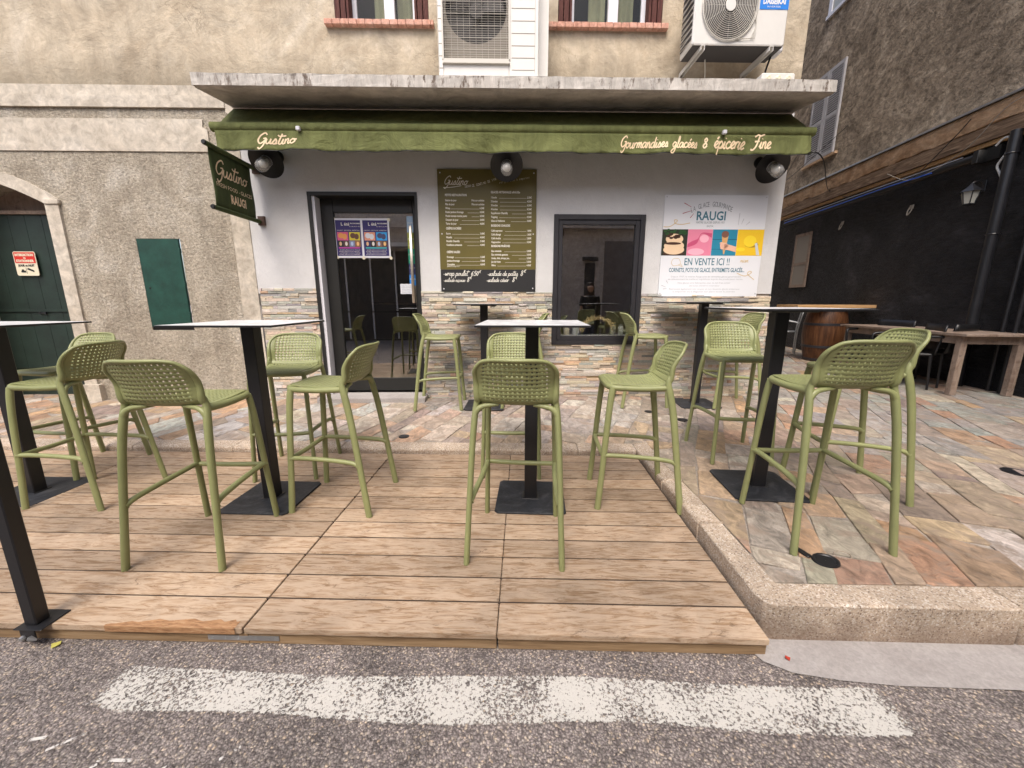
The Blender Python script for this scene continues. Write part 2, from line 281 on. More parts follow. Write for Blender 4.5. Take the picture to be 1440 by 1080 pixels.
M['jar'].node_tree.nodes['Principled BSDF'].inputs['Transmission Weight'].default_value = .35
M['jar'].node_tree.nodes['Principled BSDF'].inputs['Alpha'].default_value = .55
M['bulb'] = flat('bulb_white', (.75, .70, .58), rough=.3)
M['shade'] = flat('black_enamel', (.008, .008, .009), rough=.38)
M['rust'] = flat('brown_bracket', (.07, .035, .022), rough=.6, var=.3)
M['redsign'] = flat('red_sign', (.55, .02, .012), rough=.5)
M['signcream'] = flat('sign_cream', (.70, .64, .48), rough=.5)
M['paper'] = flat('paper', (.62, .64, .68), rough=.7)
M['oppwall'] = stucco('opposite_plaster', (.58, .50, .45), (.66, .58, .52), (.72, .65, .59), bumps=((20, .4, .02),))
M['oppdark'] = flat('opposite_dark_opening', (.055, .048, .045), rough=.6)
M['oppbrown'] = flat('opposite_brown_door', (.22, .18, .16), rough=.6)
M['lantern'] = flat('lantern_glass', (.36, .36, .32), rough=.3)
M['paint'] = worn_paint('worn_white_paint', (.52, .50, .46), .89, .94, s=95, lfw=.32)
M['paint2'] = worn_paint('scuff_paint', (.60, .58, .55), .88, .93, s=40)
M['jeans'] = flat('blue_jeans', (.03, .045, .09)); M['tshirt'] = flat('black_tshirt', (.012, .012, .014)); M['skin'] = flat('skin', (.45, .27, .19)); M['hair'] = flat('brown_hair', (.03, .017, .01))
M['straw'] = flat('dried_straw', (.70, .54, .30), rough=.8, var=.3, bump=.6)
M['greenleaf'] = flat('yellow_leaf', (.45, .42, .10))
M['redleaf'] = flat('red_leaf', (.40, .04, .02))
def colmat(c, rough=.5):
    k = 'c%.2f_%.2f_%.2f' % c
    if k not in M: M[k] = flat('print_colour', c, rough=rough)
    return M[k]

# ------------------------------------------------------------------ mesh helpers
class MB:
    def __init__(s): s.v = []; s.f = []; s.c = []
    def face(s, idx, col=None): s.f.append(tuple(idx)); s.c.append(col)
    def quad(s, a, b, c, d, col=None):
        i = len(s.v); s.v += [tuple(a), tuple(b), tuple(c), tuple(d)]; s.face((i, i+1, i+2, i+3), col)
    def box(s, x0, x1, y0, y1, z0, z1, col=None):
        i = len(s.v)
        s.v += [(x0, y0, z0), (x1, y0, z0), (x1, y1, z0), (x0, y1, z0), (x0, y0, z1), (x1, y0, z1), (x1, y1, z1), (x0, y1, z1)]
        for q in ((3, 2, 1, 0), (4, 5, 6, 7), (0, 1, 5, 4), (1, 2, 6, 5), (2, 3, 7, 6), (3, 0, 4, 7)): s.face([i+k for k in q], col)
        return s
    def cbox(s, x0, x1, y0, y1, z0, z1, b=.004, col=None):
        """box with a small chamfer on the upright and front edges"""
        P = [(x0+b, y0), (x1-b, y0), (x1, y0+b), (x1, y1-b), (x1-b, y1), (x0+b, y1), (x0, y1-b), (x0, y0+b)]
        s.prism(P, z0, z1, 'z', b, col); return s
    def prism(s, P, a0, a1, axis='z', b=0, col=None):
        """polygon P (2D) extruded along axis from a0 to a1, optional chamfered ends"""
        cx = sum(p[0] for p in P)/len(P); cy = sum(p[1] for p in P)/len(P)
        def mk(p, a):
            return {'z': (p[0], p[1], a), 'y': (p[0], a, p[1]), 'x': (a, p[0], p[1])}[axis]
        def ins(p):
            dx, dy = cx-p[0], cy-p[1]; L = math.hypot(dx, dy) or 1; return (p[0]+dx/L*b, p[1]+dy/L*b)
        rings = [(P, a0), (P, a1)] if not b else [([ins(p) for p in P], a0), (P, a0+b), (P, a1-b), ([ins(p) for p in P], a1)]
        i = len(s.v); n = len(P)
        for R, a in rings: s.v += [mk(p, a) for p in R]
        for k in range(len(rings)-1):
            for j in range(n):
                s.face((i+k*n+j, i+k*n+(j+1) % n, i+(k+1)*n+(j+1) % n, i+(k+1)*n+j), col)
        s.face([i+j for j in range(n)][::-1], col); s.face([i+(len(rings)-1)*n+j for j in range(n)], col)
        return s
    def tube(s, pts, r, seg=8, caps=True, sq=1.0, col=None, closed=False):
        pts = [Vector(p) for p in pts]; n = len(pts)
        rs = r if isinstance(r, (list, tuple)) else [r]*n
        up = None; base = len(s.v)
        for k in range(n):
            if closed: t = (pts[(k+1) % n]-pts[k-1])
            else: t = pts[min(k+1, n-1)]-pts[max(k-1, 0)]
            t.normalize()
            if up is None:
                up = Vector((0, 0, 1)) if abs(t.z) < .9 else Vector((0, 1, 0))
            a = t.cross(up)
            if a.length < 1e-6: a = t.cross(Vector((1, 0, 0)))
            a.normalize(); b = a.cross(t); up = b
            for j in range(seg):
                th = 2*PI*j/seg; s.v.append(tuple(pts[k]+a*math.cos(th)*rs[k]*sq+b*math.sin(th)*rs[k]))
        for k in range(n if closed else n-1):
            for j in range(seg):
                k2 = (k+1) % n
                s.face((base+k*seg+j, base+k*seg+(j+1) % seg, base+k2*seg+(j+1) % seg, base+k2*seg+j), col)
        if caps and not closed:
            s.face([base+j for j in range(seg)][::-1], col); s.face([base+(n-1)*seg+j for j in range(seg)], col)
        return s
    def lathe(s, prof, seg=24, M4=None, caps=False, col=None):
        b = len(s.v); M4 = M4 or Matrix()
        for (r, z) in prof:
            for j in range(seg):
                s.v.append(tuple(M4 @ Vector((r*math.cos(2*PI*j/seg), r*math.sin(2*PI*j/seg), z))))
        for k in range(len(prof)-1):
            for j in range(seg): s.face((b+k*seg+j, b+k*seg+(j+1) % seg, b+(k+1)*seg+(j+1) % seg, b+(k+1)*seg+j), col)
        if caps: s.face([b+j for j in range(seg)][::-1], col); s.face([b+(len(prof)-1)*seg+j for j in range(seg)], col)
        return s
    def grid(s, P, hole=None, col=None):
        b = len(s.v); R = len(P); Cn = len(P[0])
        for row in P: s.v += [tuple(p) for p in row]
        for i in range(R-1):
            for j in range(Cn-1):
                if hole and hole(i, j): continue
                s.face((b+i*Cn+j, b+i*Cn+j+1, b+(i+1)*Cn+j+1, b+(i+1)*Cn+j), col)
        return s
    def build(s, name, mat, parent=None, loc=None, rz=0, smooth=False, solid=0, off=0, bevel=0, edge=0):
        me = bpy.data.meshes.new(name); me.from_pydata(s.v, [], s.f); me.update()
        me.materials.append(M[mat] if isinstance(mat, str) else mat)
        if any(c is not None for c in s.c):
            ca = me.color_attributes.new('Col', 'FLOAT_COLOR', 'CORNER'); k = 0
            for pi, pl in enumerate(me.polygons):
                c = s.c[pi] or (1, 1, 1)
                for _ in pl.loop_indices:
                    cc = c[_ - pl.loop_start] if isinstance(c[0], tuple) else c
                    ca.data[_].color = (*cc, 1)
        o = bpy.data.objects.new(name, me); COL.objects.link(o)
        if smooth:
            me.shade_smooth() if hasattr(me, 'shade_smooth') else None
            for pl in me.polygons: pl.use_smooth = True
            me.set_sharp_from_angle(angle=math.radians(smooth if smooth > 1 else 40))
        if parent is not None: o.parent = parent
        if loc: o.location = loc
        if rz: o.rotation_euler = (0, 0, rz)
        if solid:
            md = o.modifiers.new('thickness', 'SOLIDIFY'); md.thickness = solid; md.offset = off
        if bevel:
            md = o.modifiers.new('edge', 'BEVEL'); md.width = bevel; md.segments = 2; md.limit_method = 'ANGLE'
        return o
def B(*a, col=None): return MB().box(*a, col=col)
def tag(o, label, cat, group=None, kind=None):
    if label: o['label'] = label
    if cat: o['category'] = cat
    if group: o['group'] = group
    if kind: o['kind'] = kind
    return o
def thing(name, label, cat, loc=(0, 0, 0), rz=0, group=None):
    o = bpy.data.objects.new(name, None); COL.objects.link(o); o.empty_display_size = .1
    o.location = loc; o.rotation_euler = (0, 0, rz); return tag(o, label, cat, group)
def copy_tree(o, parent=None):
    c = o.copy(); COL.objects.link(c); c.parent = parent
    for ch in o.children: copy_tree(ch, c)
    return c
def spline(pts, k=6):
    out = []; n = len(pts)
    P = [Vector(p) for p in pts]
    for i in range(n-1):
        p0 = P[max(i-1, 0)]; p1 = P[i]; p2 = P[i+1]; p3 = P[min(i+2, n-1)]
        for j in range(k):
            t = j/k
            out.append(.5*((2*p1)+(p2-p0)*t+(2*p0-5*p1+4*p2-p3)*t*t+(3*p1-p0-3*p2+p3)*t**3))
    out.append(P[-1]); return out
FY = .047; FX, FYY = .5498, 4.5123
def Wd(s, o, z):   # facade coordinates (along, out of the wall, up) to world
    return (FX+s*math.cos(FY)+o*math.sin(FY), FYY+s*math.sin(FY)-o*math.cos(FY), z)
def sm(t): t = max(0, min(1, t)); return t*t*(3-2*t)
def gxy(x, y):
    low = .082-.042*sm((y-1.9)/1.1) if y < 3.02 else min(gz(y), .040+(y-3.02)*.065)
    return low+(gz(y)-low)*sm((x-.95)/.4)
def gz(Y): return .082+.03*max(0, min(Y, 4.7)-3.1)+.012*max(0, Y-4.7)

# --- lettering ---------------------------------------------------------------
GL = {
'a': ([[(.8,.85),(.45,1),(.05,.5),(.35,0),(.7,.35),(.88,1)],[(.88,1),(.85,.25),(1,0),(1.15,.15)]],1.1),
'b': ([[(0,.3),(.35,1.4),(.4,2),(.15,1.9),(.1,.4),(.4,0),(.75,.45),(.5,.95),(.15,.6)]],.9),
'c': ([[(.75,.8),(.45,1),(.05,.5),(.4,0),(.9,.2)]],.88),
'd': ([[(.8,.85),(.45,1),(.05,.5),(.35,0),(.75,.4),(.98,2)],[(.98,2),(.86,.3),(1,0),(1.15,.15)]],1.12),
'e': ([[(0,.2),(.45,.5),(.68,.8),(.4,1),(.08,.5),(.38,0),(.85,.2)]],.83),
'é': ([[(0,.2),(.45,.5),(.68,.8),(.4,1),(.08,.5),(.38,0),(.85,.2)],[(.4,1.3),(.7,1.65)]],.83),
'ç': ([[(.75,.8),(.45,1),(.05,.5),(.4,0),(.9,.2)],[(.4,0),(.45,-.3),(.2,-.35)]],.88),
'g': ([[(.8,.85),(.45,1),(.05,.5),(.35,.05),(.75,.45),(.88,1)],[(.88,1),(.78,-.5),(.35,-1.1),(-.15,-.9),(.3,-.35),(1.15,.15)]],1.1),
'i': ([[(.0,.15),(.22,1)],[(.22,1),(.18,.2),(.35,0),(.55,.15)],[(.26,1.4),(.30,1.5)]],.52),
'l': ([[(0,.15),(.4,1.2),(.48,2),(.28,2),(.18,1),(.2,.15),(.4,0),(.6,.15)]],.57),
'm': ([[(.08,1),(.1,0)],[(.1,.5),(.38,1),(.52,.8),(.54,0)],[(.54,.5),(.82,1),(.98,.8),(1,.2),(1.15,0),(1.3,.15)]],1.27),
'n': ([[(.08,1),(.1,0)],[(.1,.5),(.42,1),(.6,.8),(.62,.2),(.78,0),(.95,.15)]],.92),
'o': ([[(.45,1),(.05,.5),(.4,0),(.8,.5),(.45,1),(.6,.85),(1.0,.9)]],.98),
'p': ([[(.15,1),(.05,-1)],[(.1,.5),(.5,1),(.85,.5),(.45,0),(.12,.25)],[(.5,0),(1,.15)]],.98),
'r': ([[(.08,1),(.1,0)],[(.1,.5),(.35,.95),(.65,.9)]],.65),
's': ([[(0,.1),(.42,1.05)],[(.42,1.05),(.62,.5),(.4,0),(.1,.1)],[(.4,0),(.8,.15)]],.77),
't': ([[(.5,2),(.2,.35),(.4,0),(.7,.15)],[(-.15,1.75),(.2,1.5),(1.2,1.62)]],.66),
'u': ([[(.1,1),(.1,.3),(.35,0),(.68,.4),(.76,1)],[(.76,1),(.74,.2),(.9,0),(1.08,.15)]],1.04),
'v': ([[(.05,1),(.3,0),(.65,1),(.9,.95)]],.85), 'w': ([[(.05,1),(.25,0),(.5,.8),(.75,0),(1,1),(1.2,.95)]],1.1),
'x': ([[(.05,1),(.6,0)],[(.65,1),(0,0)]],.7), 'y': ([[(.1,1),(.3,.1),(.65,.5),(.75,1)],[(.75,1),(.5,-.7),(.1,-1)]],.85),
'G': ([[(1.35,1.75),(.95,2.15),(.3,1.6),(.1,.7),(.5,.1),(1.05,.5),(1.3,1.1),(.85,1.05)],[(1.3,1.1),(1.1,-.3),(.6,-.95),(.3,-.6)]],1.35),
'F': ([[(.1,1.75),(.7,2.05),(1.2,1.9),(1.9,2.15)],[(1.0,1.95),(.75,.4),(.3,-.2),(-.1,-.05)],[(.3,1.05),(1.15,1.1)]],1.35),
'&': ([[(.75,.35),(.35,0),(.05,.35),(.35,.8),(.6,1.2),(.35,1.5),(.1,1.2),(.4,.8),(.7,.45)]],.95),
'-': ([[(0,.5),(.4,.5)]],.6), '.': ([[(.1,0),(.15,.1)]],.3), "'": ([[(.1,1.8),(.05,1.4)]],.25),
'5': ([[(.7,1.6),(.15,1.6),(.1,.9),(.5,1),(.7,.5),(.3,0),(0,.2)]],.85), '6': ([[(.6,1.6),(.1,.8),(.2,.1),(.6,.2),(.55,.75),(.1,.5)]],.8),
'8': ([[(.6,1.3),(.3,1.6),(.1,1.2),(.6,.5),(.3,0),(.05,.4),(.6,1.2)]],.8), '0': ([[(.35,1.6),(.05,.8),(.35,0),(.65,.8),(.35,1.6)]],.8), '€': ([[(.6,1.9),(.2,1.6),(.2,1.2),(.6,1.0)],[(0,1.5),(.45,1.5)]],.7),
'3': ([[(.05,1.5),(.5,1.5),(.3,.9),(.6,.5),(.3,0),(0,.2)]],.75),
}
def script(txt, width, slant=.32, w=.13, thick=.0015, two=None):
    """cursive ribbon lettering in the XZ plane, fitted to width; returns MB (x 0..width, baseline z=0)"""
    x = 0; strokes = []
    for ch in txt:
        if ch == ' ': x += .55; continue
        g, adv = GL.get(ch, GL['n'])
        for st in g: strokes.append([(x+px+slant*pz, pz) for px, pz in st])
        x += adv
    sc = width/x; mb = MB(); h = 0
    for st in strokes:
        P = spline([(a*sc, 0, b*sc) for a, b in st], 5); n = len(P)
        L = []; R = []
        for k, p in enumerate(P):
            t = P[min(k+1, n-1)]-P[max(k-1, 0)]; t.normalize(); nn = Vector((-t.z, 0, t.x))
            ww = w*sc*.5*(1.0 if not 0 < k < n-1 else 1.0)
            L.append(p+nn*ww); R.append(p-nn*ww)
        h += .00003
        for side in (0,):
            mb.grid([[(q.x, -h, q.z) for q in L], [(q.x, -h, q.z) for q in R]])
    return mb
def text_mesh(txt, size, bold=0, sx=1.0, align='LEFT', space=1.0):
    cu = bpy.data.curves.new('t', 'FONT'); cu.body = txt; cu.size = size; cu.align_x = align; cu.offset = bold; cu.space_character = space
    cu.resolution_u = 2
    ob = bpy.data.objects.new('t', cu); me = bpy.data.meshes.new_from_object(ob)
    V = [(v.co.x*sx, v.co.y) for v in me.vertices]; F = [tuple(p.vertices) for p in me.polygons]
    bpy.data.objects.remove(ob); bpy.data.curves.remove(cu); bpy.data.meshes.remove(me)
    return V, F
def add_text(mb, txt, x, z, size, y=-.001, rot=0, fit=None, **k):
    """text in the XZ plane of mb; fit = total width it is squeezed to"""
    V, F = text_mesh(txt, size, **k)
    if not V: return
    if fit:
        x0 = min(v[0] for v in V); x1 = max(v[0] for v in V); f = fit/(x1-x0)
        V = [(((a-x0)*f) if k.get('align', 'LEFT') == 'LEFT' else a*f, b) for a, b in V]
    i = len(mb.v); c, s_ = math.cos(rot), math.sin(rot)
    mb.v += [(x+a*c-b*s_, y, z+a*s_+b*c) for a, b in V]
    for f in F: mb.face([i+q for q in f])

# ================================================================== GROUND
def sheet(name, poly, z, mat, kind='structure', label=None, th=0):
    m = MB(); i = len(m.v); m.v += [(x, y, z if not callable(z) else z(y)) for x, y in poly]; m.face(range(len(poly)))
    o = m.build(name, mat); o['kind'] = kind
    if label: o['label'] = label
    return o
sheet('road', [(-120, -120), (120, -120), (120, 120), (-120, 120)], -.08, 'asphalt')
# worn paint and the concrete gutter patch lie on the asphalt
def painted(name, P, Q, z, mat, label, cat='road marking', group=None):
    """strip between polylines P and Q with edge weights 0 at the border and 1 inside"""
    m = MB(); n = len(P); rows = [0, .07, .5, .93, 1]; wt = [.2, .95, 1, .95, .2]
    for i in range(n-1):
        for k in range(4):
            a, b = rows[k], rows[k+1]
            f = lambda A, Bq, t: (A[0]+(Bq[0]-A[0])*t, A[1]+(Bq[1]-A[1])*t, z)
            e0 = 0 if i == 0 else 1; e1 = 0 if i == n-2 else 1
            m.quad(f(P[i], Q[i], a), f(P[i+1], Q[i+1], a), f(P[i+1], Q[i+1], b), f(P[i], Q[i], b), ((g3(wt[k]*e0)), g3(wt[k]*e1), g3(wt[k+1]*e1), g3(wt[k+1]*e0)))
    o = m.build(name, mat); o['kind'] = 'structure'; return o
xs = [-1.5+i*(2.78/26) for i in range(27)]
painted('painted_line', [(x, .985+.012*math.sin(x*5)+(.0 if x > -1.35 else .03)) for x in xs], [(x, 1.155+.01*math.sin(x*4+1)) for x in xs], -.076, 'paint', '')
for k, (x0, y0, x1, y1, w_) in enumerate([(-1.52, .90, -1.44, .915, .012), (-1.42, .895, -1.33, .93, .01), (-1.22, .86, -1.10, .862, .012), (-1.24, .82, -1.21, .85, .01), (-.87, .87, -.83, .905, .012), (-1.03, .83, -1.0, .85, .014), (-.95,.79,-.9,.80,.02), (-1.6,.80,-1.5,.815,.01)]):
    pass
MBs = MB()
for (x0, y0, x1, y1, w_) in [(-1.52, .90, -1.44, .915, .010), (-1.40, .88, -1.33, .93, .009), (-1.22, .86, -1.10, .862, .009), (-1.24, .82, -1.21, .85, .008), (-.87, .87, -.83, .905, .009), (-1.03, .83, -1.0, .85, .012), (-1.6, .80, -1.5, .815, .008)]:
    dx, dy = x1-x0, y1-y0; L = math.hypot(dx, dy); nx, ny = -dy/L*w_/2, dx/L*w_/2
    MBs.quad((x0+nx, y0+ny, -.0765), (x0-nx, y0-ny, -.0765), (x1-nx, y1-ny, -.0765), (x1+nx, y1+ny, -.0765), g3(1))
tag(MBs.build('paint_scuffs', 'paint2'), None, None, kind='structure')
gut = sheet('gutter', [(.93, 1.35), (.86, 1.30), (.89, 1.235), (.97, 1.19), (1.12, 1.165), (1.30, 1.15), (1.7, 1.145), (2.4, 1.14), (9, 1.10), (9, 1.36)], -.075, 'concrete')
# pavement: mortar bed, flagstones, granite kerb
def slopey(m, x0, x1, ys, col=None, dz=0):
    m.grid([[(x0, y, gz(y)+dz), (x1, y, gz(y)+dz)] for y in ys])
m = MB()
XA = [-30, 0, .9, .97, 1.04, 1.11, 1.18, 1.25, 1.35, 30]; YA = [3.05, 3.2, 3.4, 3.7, 4.0, 4.35, 4.7, 14, 40]
m.grid([[(x, y, gxy(x, y)-.008) for x in XA] for y in YA]); m.grid([[(x, y, gxy(x, y)-.008) for x in XA[4:]] for y in (1.44, 1.9, 2.2, 2.5, 2.8, 3.05)])
tag(m.build('pavement_bed', 'mortar'), None, None, kind='structure')
PALC = [((.34,.26,.19),7), ((.40,.24,.135),3), ((.30,.255,.215),6), ((.43,.375,.31),4), ((.24,.195,.165),4), ((.30,.275,.235),3), ((.41,.295,.20),5), ((.33,.20,.13),4), ((.32,.28,.22),2), ((.48,.43,.37),3), ((.20,.155,.135),2), ((.40,.27,.17),3)]
PALL = [c for c, n_ in PALC for _ in range(n_)]
def jit(c, a=.12):
    if a == .18: c = tuple(x*.78+y*.22 for x, y in zip(c, (.50, .46, .40)))
    if a == .15: c = tuple(x*.75+y*.25 for x, y in zip(c, (.35, .285, .23)))
    k = 1+random.uniform(-a, a); return tuple(max(0, x*k*(1+random.uniform(-.05, .05))) for x in c)
def pavers():
    m = MB(); ang = math.radians(22.5); du = Vector((math.sin(ang), math.cos(ang))); dv = Vector((math.cos(ang), -math.sin(ang)))
    def clip(poly, f):
        out = []
        for i in range(len(poly)):
            a, b = poly[i-1], poly[i]; fa, fb = f(a), f(b)
            if (fa >= 0) != (fb >= 0): t = fa/(fa-fb); out.append((a[0]+(b[0]-a[0])*t, a[1]+(b[1]-a[1])*t))
            if fb >= 0: out.append(b)
        return out
    v = -12.0
    while v < 16:
        wv = random.choice((.12, .15, .18, .21, .25, .29)); u = -9+random.random()*.4
        vl = [v]*2
        while u < 17:
            L = random.choice((.13, .18, .24, .30, .38, .5)); g = .0025
            j = lambda: random.uniform(-.018, .018)
            sk = random.uniform(-.07, .07)
            q = [(v+g, u+g+j()), (v+wv-g, u+g+sk+j()), (v+wv-g+j()*.5, u+L-g+sk), (v+g+j()*.5, u+L-g)]
            poly = [tuple(dv*a+du*b) for a, b in q]
            cx_ = sum(p[0] for p in poly)/4; cy_ = sum(p[1] for p in poly)/4
            u += L
            if cx_ < -7 or cx_ > 9 or cy_ < 1.2 or cy_ > 13: continue
            for part in (0, 1):
                P = list(poly)
                if part == 0: P = clip(P, lambda p: 1.055-p[0]); P = clip(P, lambda p: p[1]-3.15) if P else P
                else: P = clip(P, lambda p: p[0]-1.055); P = clip(P, lambda p: p[1]-1.462) if P else P
                if len(P) < 3: continue
                A = sum(P[i-1][0]*P[i][1]-P[i][0]*P[i-1][1] for i in range(len(P)))
                if abs(A) < .002: continue
                if A < 0: P = P[::-1]
                c = jit(random.choice(PALL), .15); h = random.uniform(-.002, .003)
                if cx_ > 2.6 and cy_ > 3.0 and random.random() < .5: c = jit((.30, .285, .26))
                if -3.5 < cx_ < -1.3 and random.random() < .35: c = jit((.36, .345, .32))
                if -1 < cx_ < 1.2 and cy_ > 3.5: c = tuple(x*.75+.11 for x in c)
                mx = sum(p[0] for p in P)/len(P); my = sum(p[1] for p in P)/len(P)
                n = len(P); i0 = len(m.v); t = .006
                ins = []
                for p in P:
                    d = math.hypot(mx-p[0], my-p[1]) or 1; ins.append((p[0]+(mx-p[0])/d*t, p[1]+(my-p[1])/d*t))
                m.v += [(p[0], p[1], gxy(*p)-.012) for p in P]+[(p[0], p[1], gxy(*p)-.0035+h) for p in P]+[(p[0], p[1], gxy(*p)+h) for p in ins]
                for r_ in (0, 1):
                    for k in range(n): m.face((i0+r_*n+k, i0+r_*n+(k+1) % n, i0+(r_+1)*n+(k+1) % n, i0+(r_+1)*n+k), c)
                m.face([i0+2*n+k for k in range(n)], c)
        v += wv
    def wp(p):
        x, y, z = p; dx = .016*math.sin(3.1*y+1.7*x)+.010*math.sin(9.3*y-4*x+1)+.006*math.sin(23*x+17*y); dy = .014*math.sin(4.3*x-2.2*y+2)+.008*math.sin(13*x+8*y)
        k = min(1, max(0, (x-1.06)/.08)) if y < 3.2 else 1
        k2 = min(1, max(0, abs(y-(1.462 if x > 1.055 else 3.15))/.08)); k = k*k2 if x > 1.055 else k2
        return (x+dx*k, y+dy*k, z)
    m.v = [wp(p) for p in m.v]
    return m
tag(pavers().build('pavement', 'paver'), None, None, kind='structure')
m = MB()
# back kerb strip, side strip, front strip, in separate stones
x = -8.0
while x < .925:
    L = min(random.uniform(.8, 1.1), .925-x)
    zk = .044+random.uniform(-.002, .002); m.prism([(3.022, -.09), (3.022, zk-.012), (3.034, zk), (3.16, zk+.006), (3.16, -.09)], x+.002, x+L-.002, 'x'); x += L
y = 1.34
m.prism([(.93, 1.385), (.945, 1.35), (.98, 1.333), (1.9, 1.33), (1.9, 1.455), (1.052, 1.455), (1.052, 1.9), (.93, 1.9)], -.09, .083, 'z')
for (ya, yb) in ((1.904, 2.45), (2.454, 3.16)):
    i0 = len(m.v); sec = lambda y: [(.93, y, -.09), (.93, y, gxy(.9, y)-.012), (.942, y, gxy(.9, y)), (1.052, y, gxy(1.05, y)+.001), (1.052, y, -.09)]
    YY = [ya+(yb-ya)*k/6 for k in range(7)]
    for y_ in YY: m.v += sec(y_)
    for k in range(6):
        for j in range(4): m.face((i0+k*5+j, i0+k*5+j+1, i0+(k+1)*5+j+1, i0+(k+1)*5+j))
    m.face([i0+j for j in range(5)]); m.face([i0+30+j for j in range(5)][::-1])
x = 1.905
while x < 9:
    m.box(x, x+1.0, 1.33+random.uniform(-.002, .002), 1.458, -.09, .083); x += 1.006
tag(m.build('kerb', 'granite', smooth=30, bevel=.007), None, None, kind='structure')
# ================================================================== DECK
deck = thing('wooden_deck', 'low platform of worn reddish brown boards on the asphalt', 'deck', (0, 1.27, 0))
seams = [(-5.2, -3.085), (-3.08, -1.064), (-1.059, -.0905), (-.0895, .918)]
for (x0, x1) in seams:
    m = MB(); y = 0
    for k in range(12):
        w_ = .1465; e = .006 if k == 0 else 0
        if k == 11: w_ = .138
        c = (random.random(), random.random(), random.random())
        m.cbox(x0+.001, x1-.001+(0.0), y-e-(.012 if k == 0 else 0), y+w_-.008, -.024, random.uniform(-.0012, .0006), .003, col=c); y += w_
    m.build('board_panel', 'deck', deck)
m = MB()
for k in range(1, 12): m.box(-5.2, .915, k*.1465-.0085, k*.1465+.0005, -.012, -.0016)  # dark strips laid in the gaps, painting in the shade between boards
m.build('gap_shade_strips', 'gapshade', deck)
m = MB()
for (x0, x1) in seams: m.box(x0+.004, x1-.002, -.006, .04, -.078, -.025); m.box(x0+.1, x0+.14, .07, 1.7, -.078, -.025)
m.build('edge_beam', 'fascia', deck, bevel=.002)
m = MB()
P = spline([(-1.60, -.0200, -.006), (-1.45, -.0205, .0015), (-1.2, -.0205, .003), (-1.09, -.0205, .0025)], 6)
for i in range(len(P)-1):
    a, b = P[i], P[i+1]; w1 = .006+.030*min(1, i/8)*(1+.25*math.sin(i*2.1)); w2 = .006+.030*min(1, (i+1)/8)*(1+.25*math.sin((i+1)*2.1))
    m.quad((a.x, -.0215, -.024), (b.x, -.0215, -.024), (b.x, -.0215, .0012), (a.x, -.0215, .0012)); m.quad((a.x, -.0215, .0012), (b.x, -.0215, .0012), (b.x, -.0205+w2, .0022), (a.x, -.0205+w1, .0022))
m.build('splintered_edge', 'rawwood', deck)
m = MB(); m.cbox(-1.21, -.93, -.0095, -.0065, -.062, -.042, .001)
for hx in (-1.19, -1.14, -1.09, -1.02, -.97, -.945): m.lathe([(.0001, .0), (.004, 0), (.004, .001)], 8, Matrix.Translation((hx, -.0097, -.052)) @ Matrix.Rotation(PI/2, 4, 'X'))
m.build('joining_strap', 'zinc', deck)
MB().box(-1.085, -1.05, -.009, -.0062, -.076, -.028).build('end_block', 'fascia', deck)

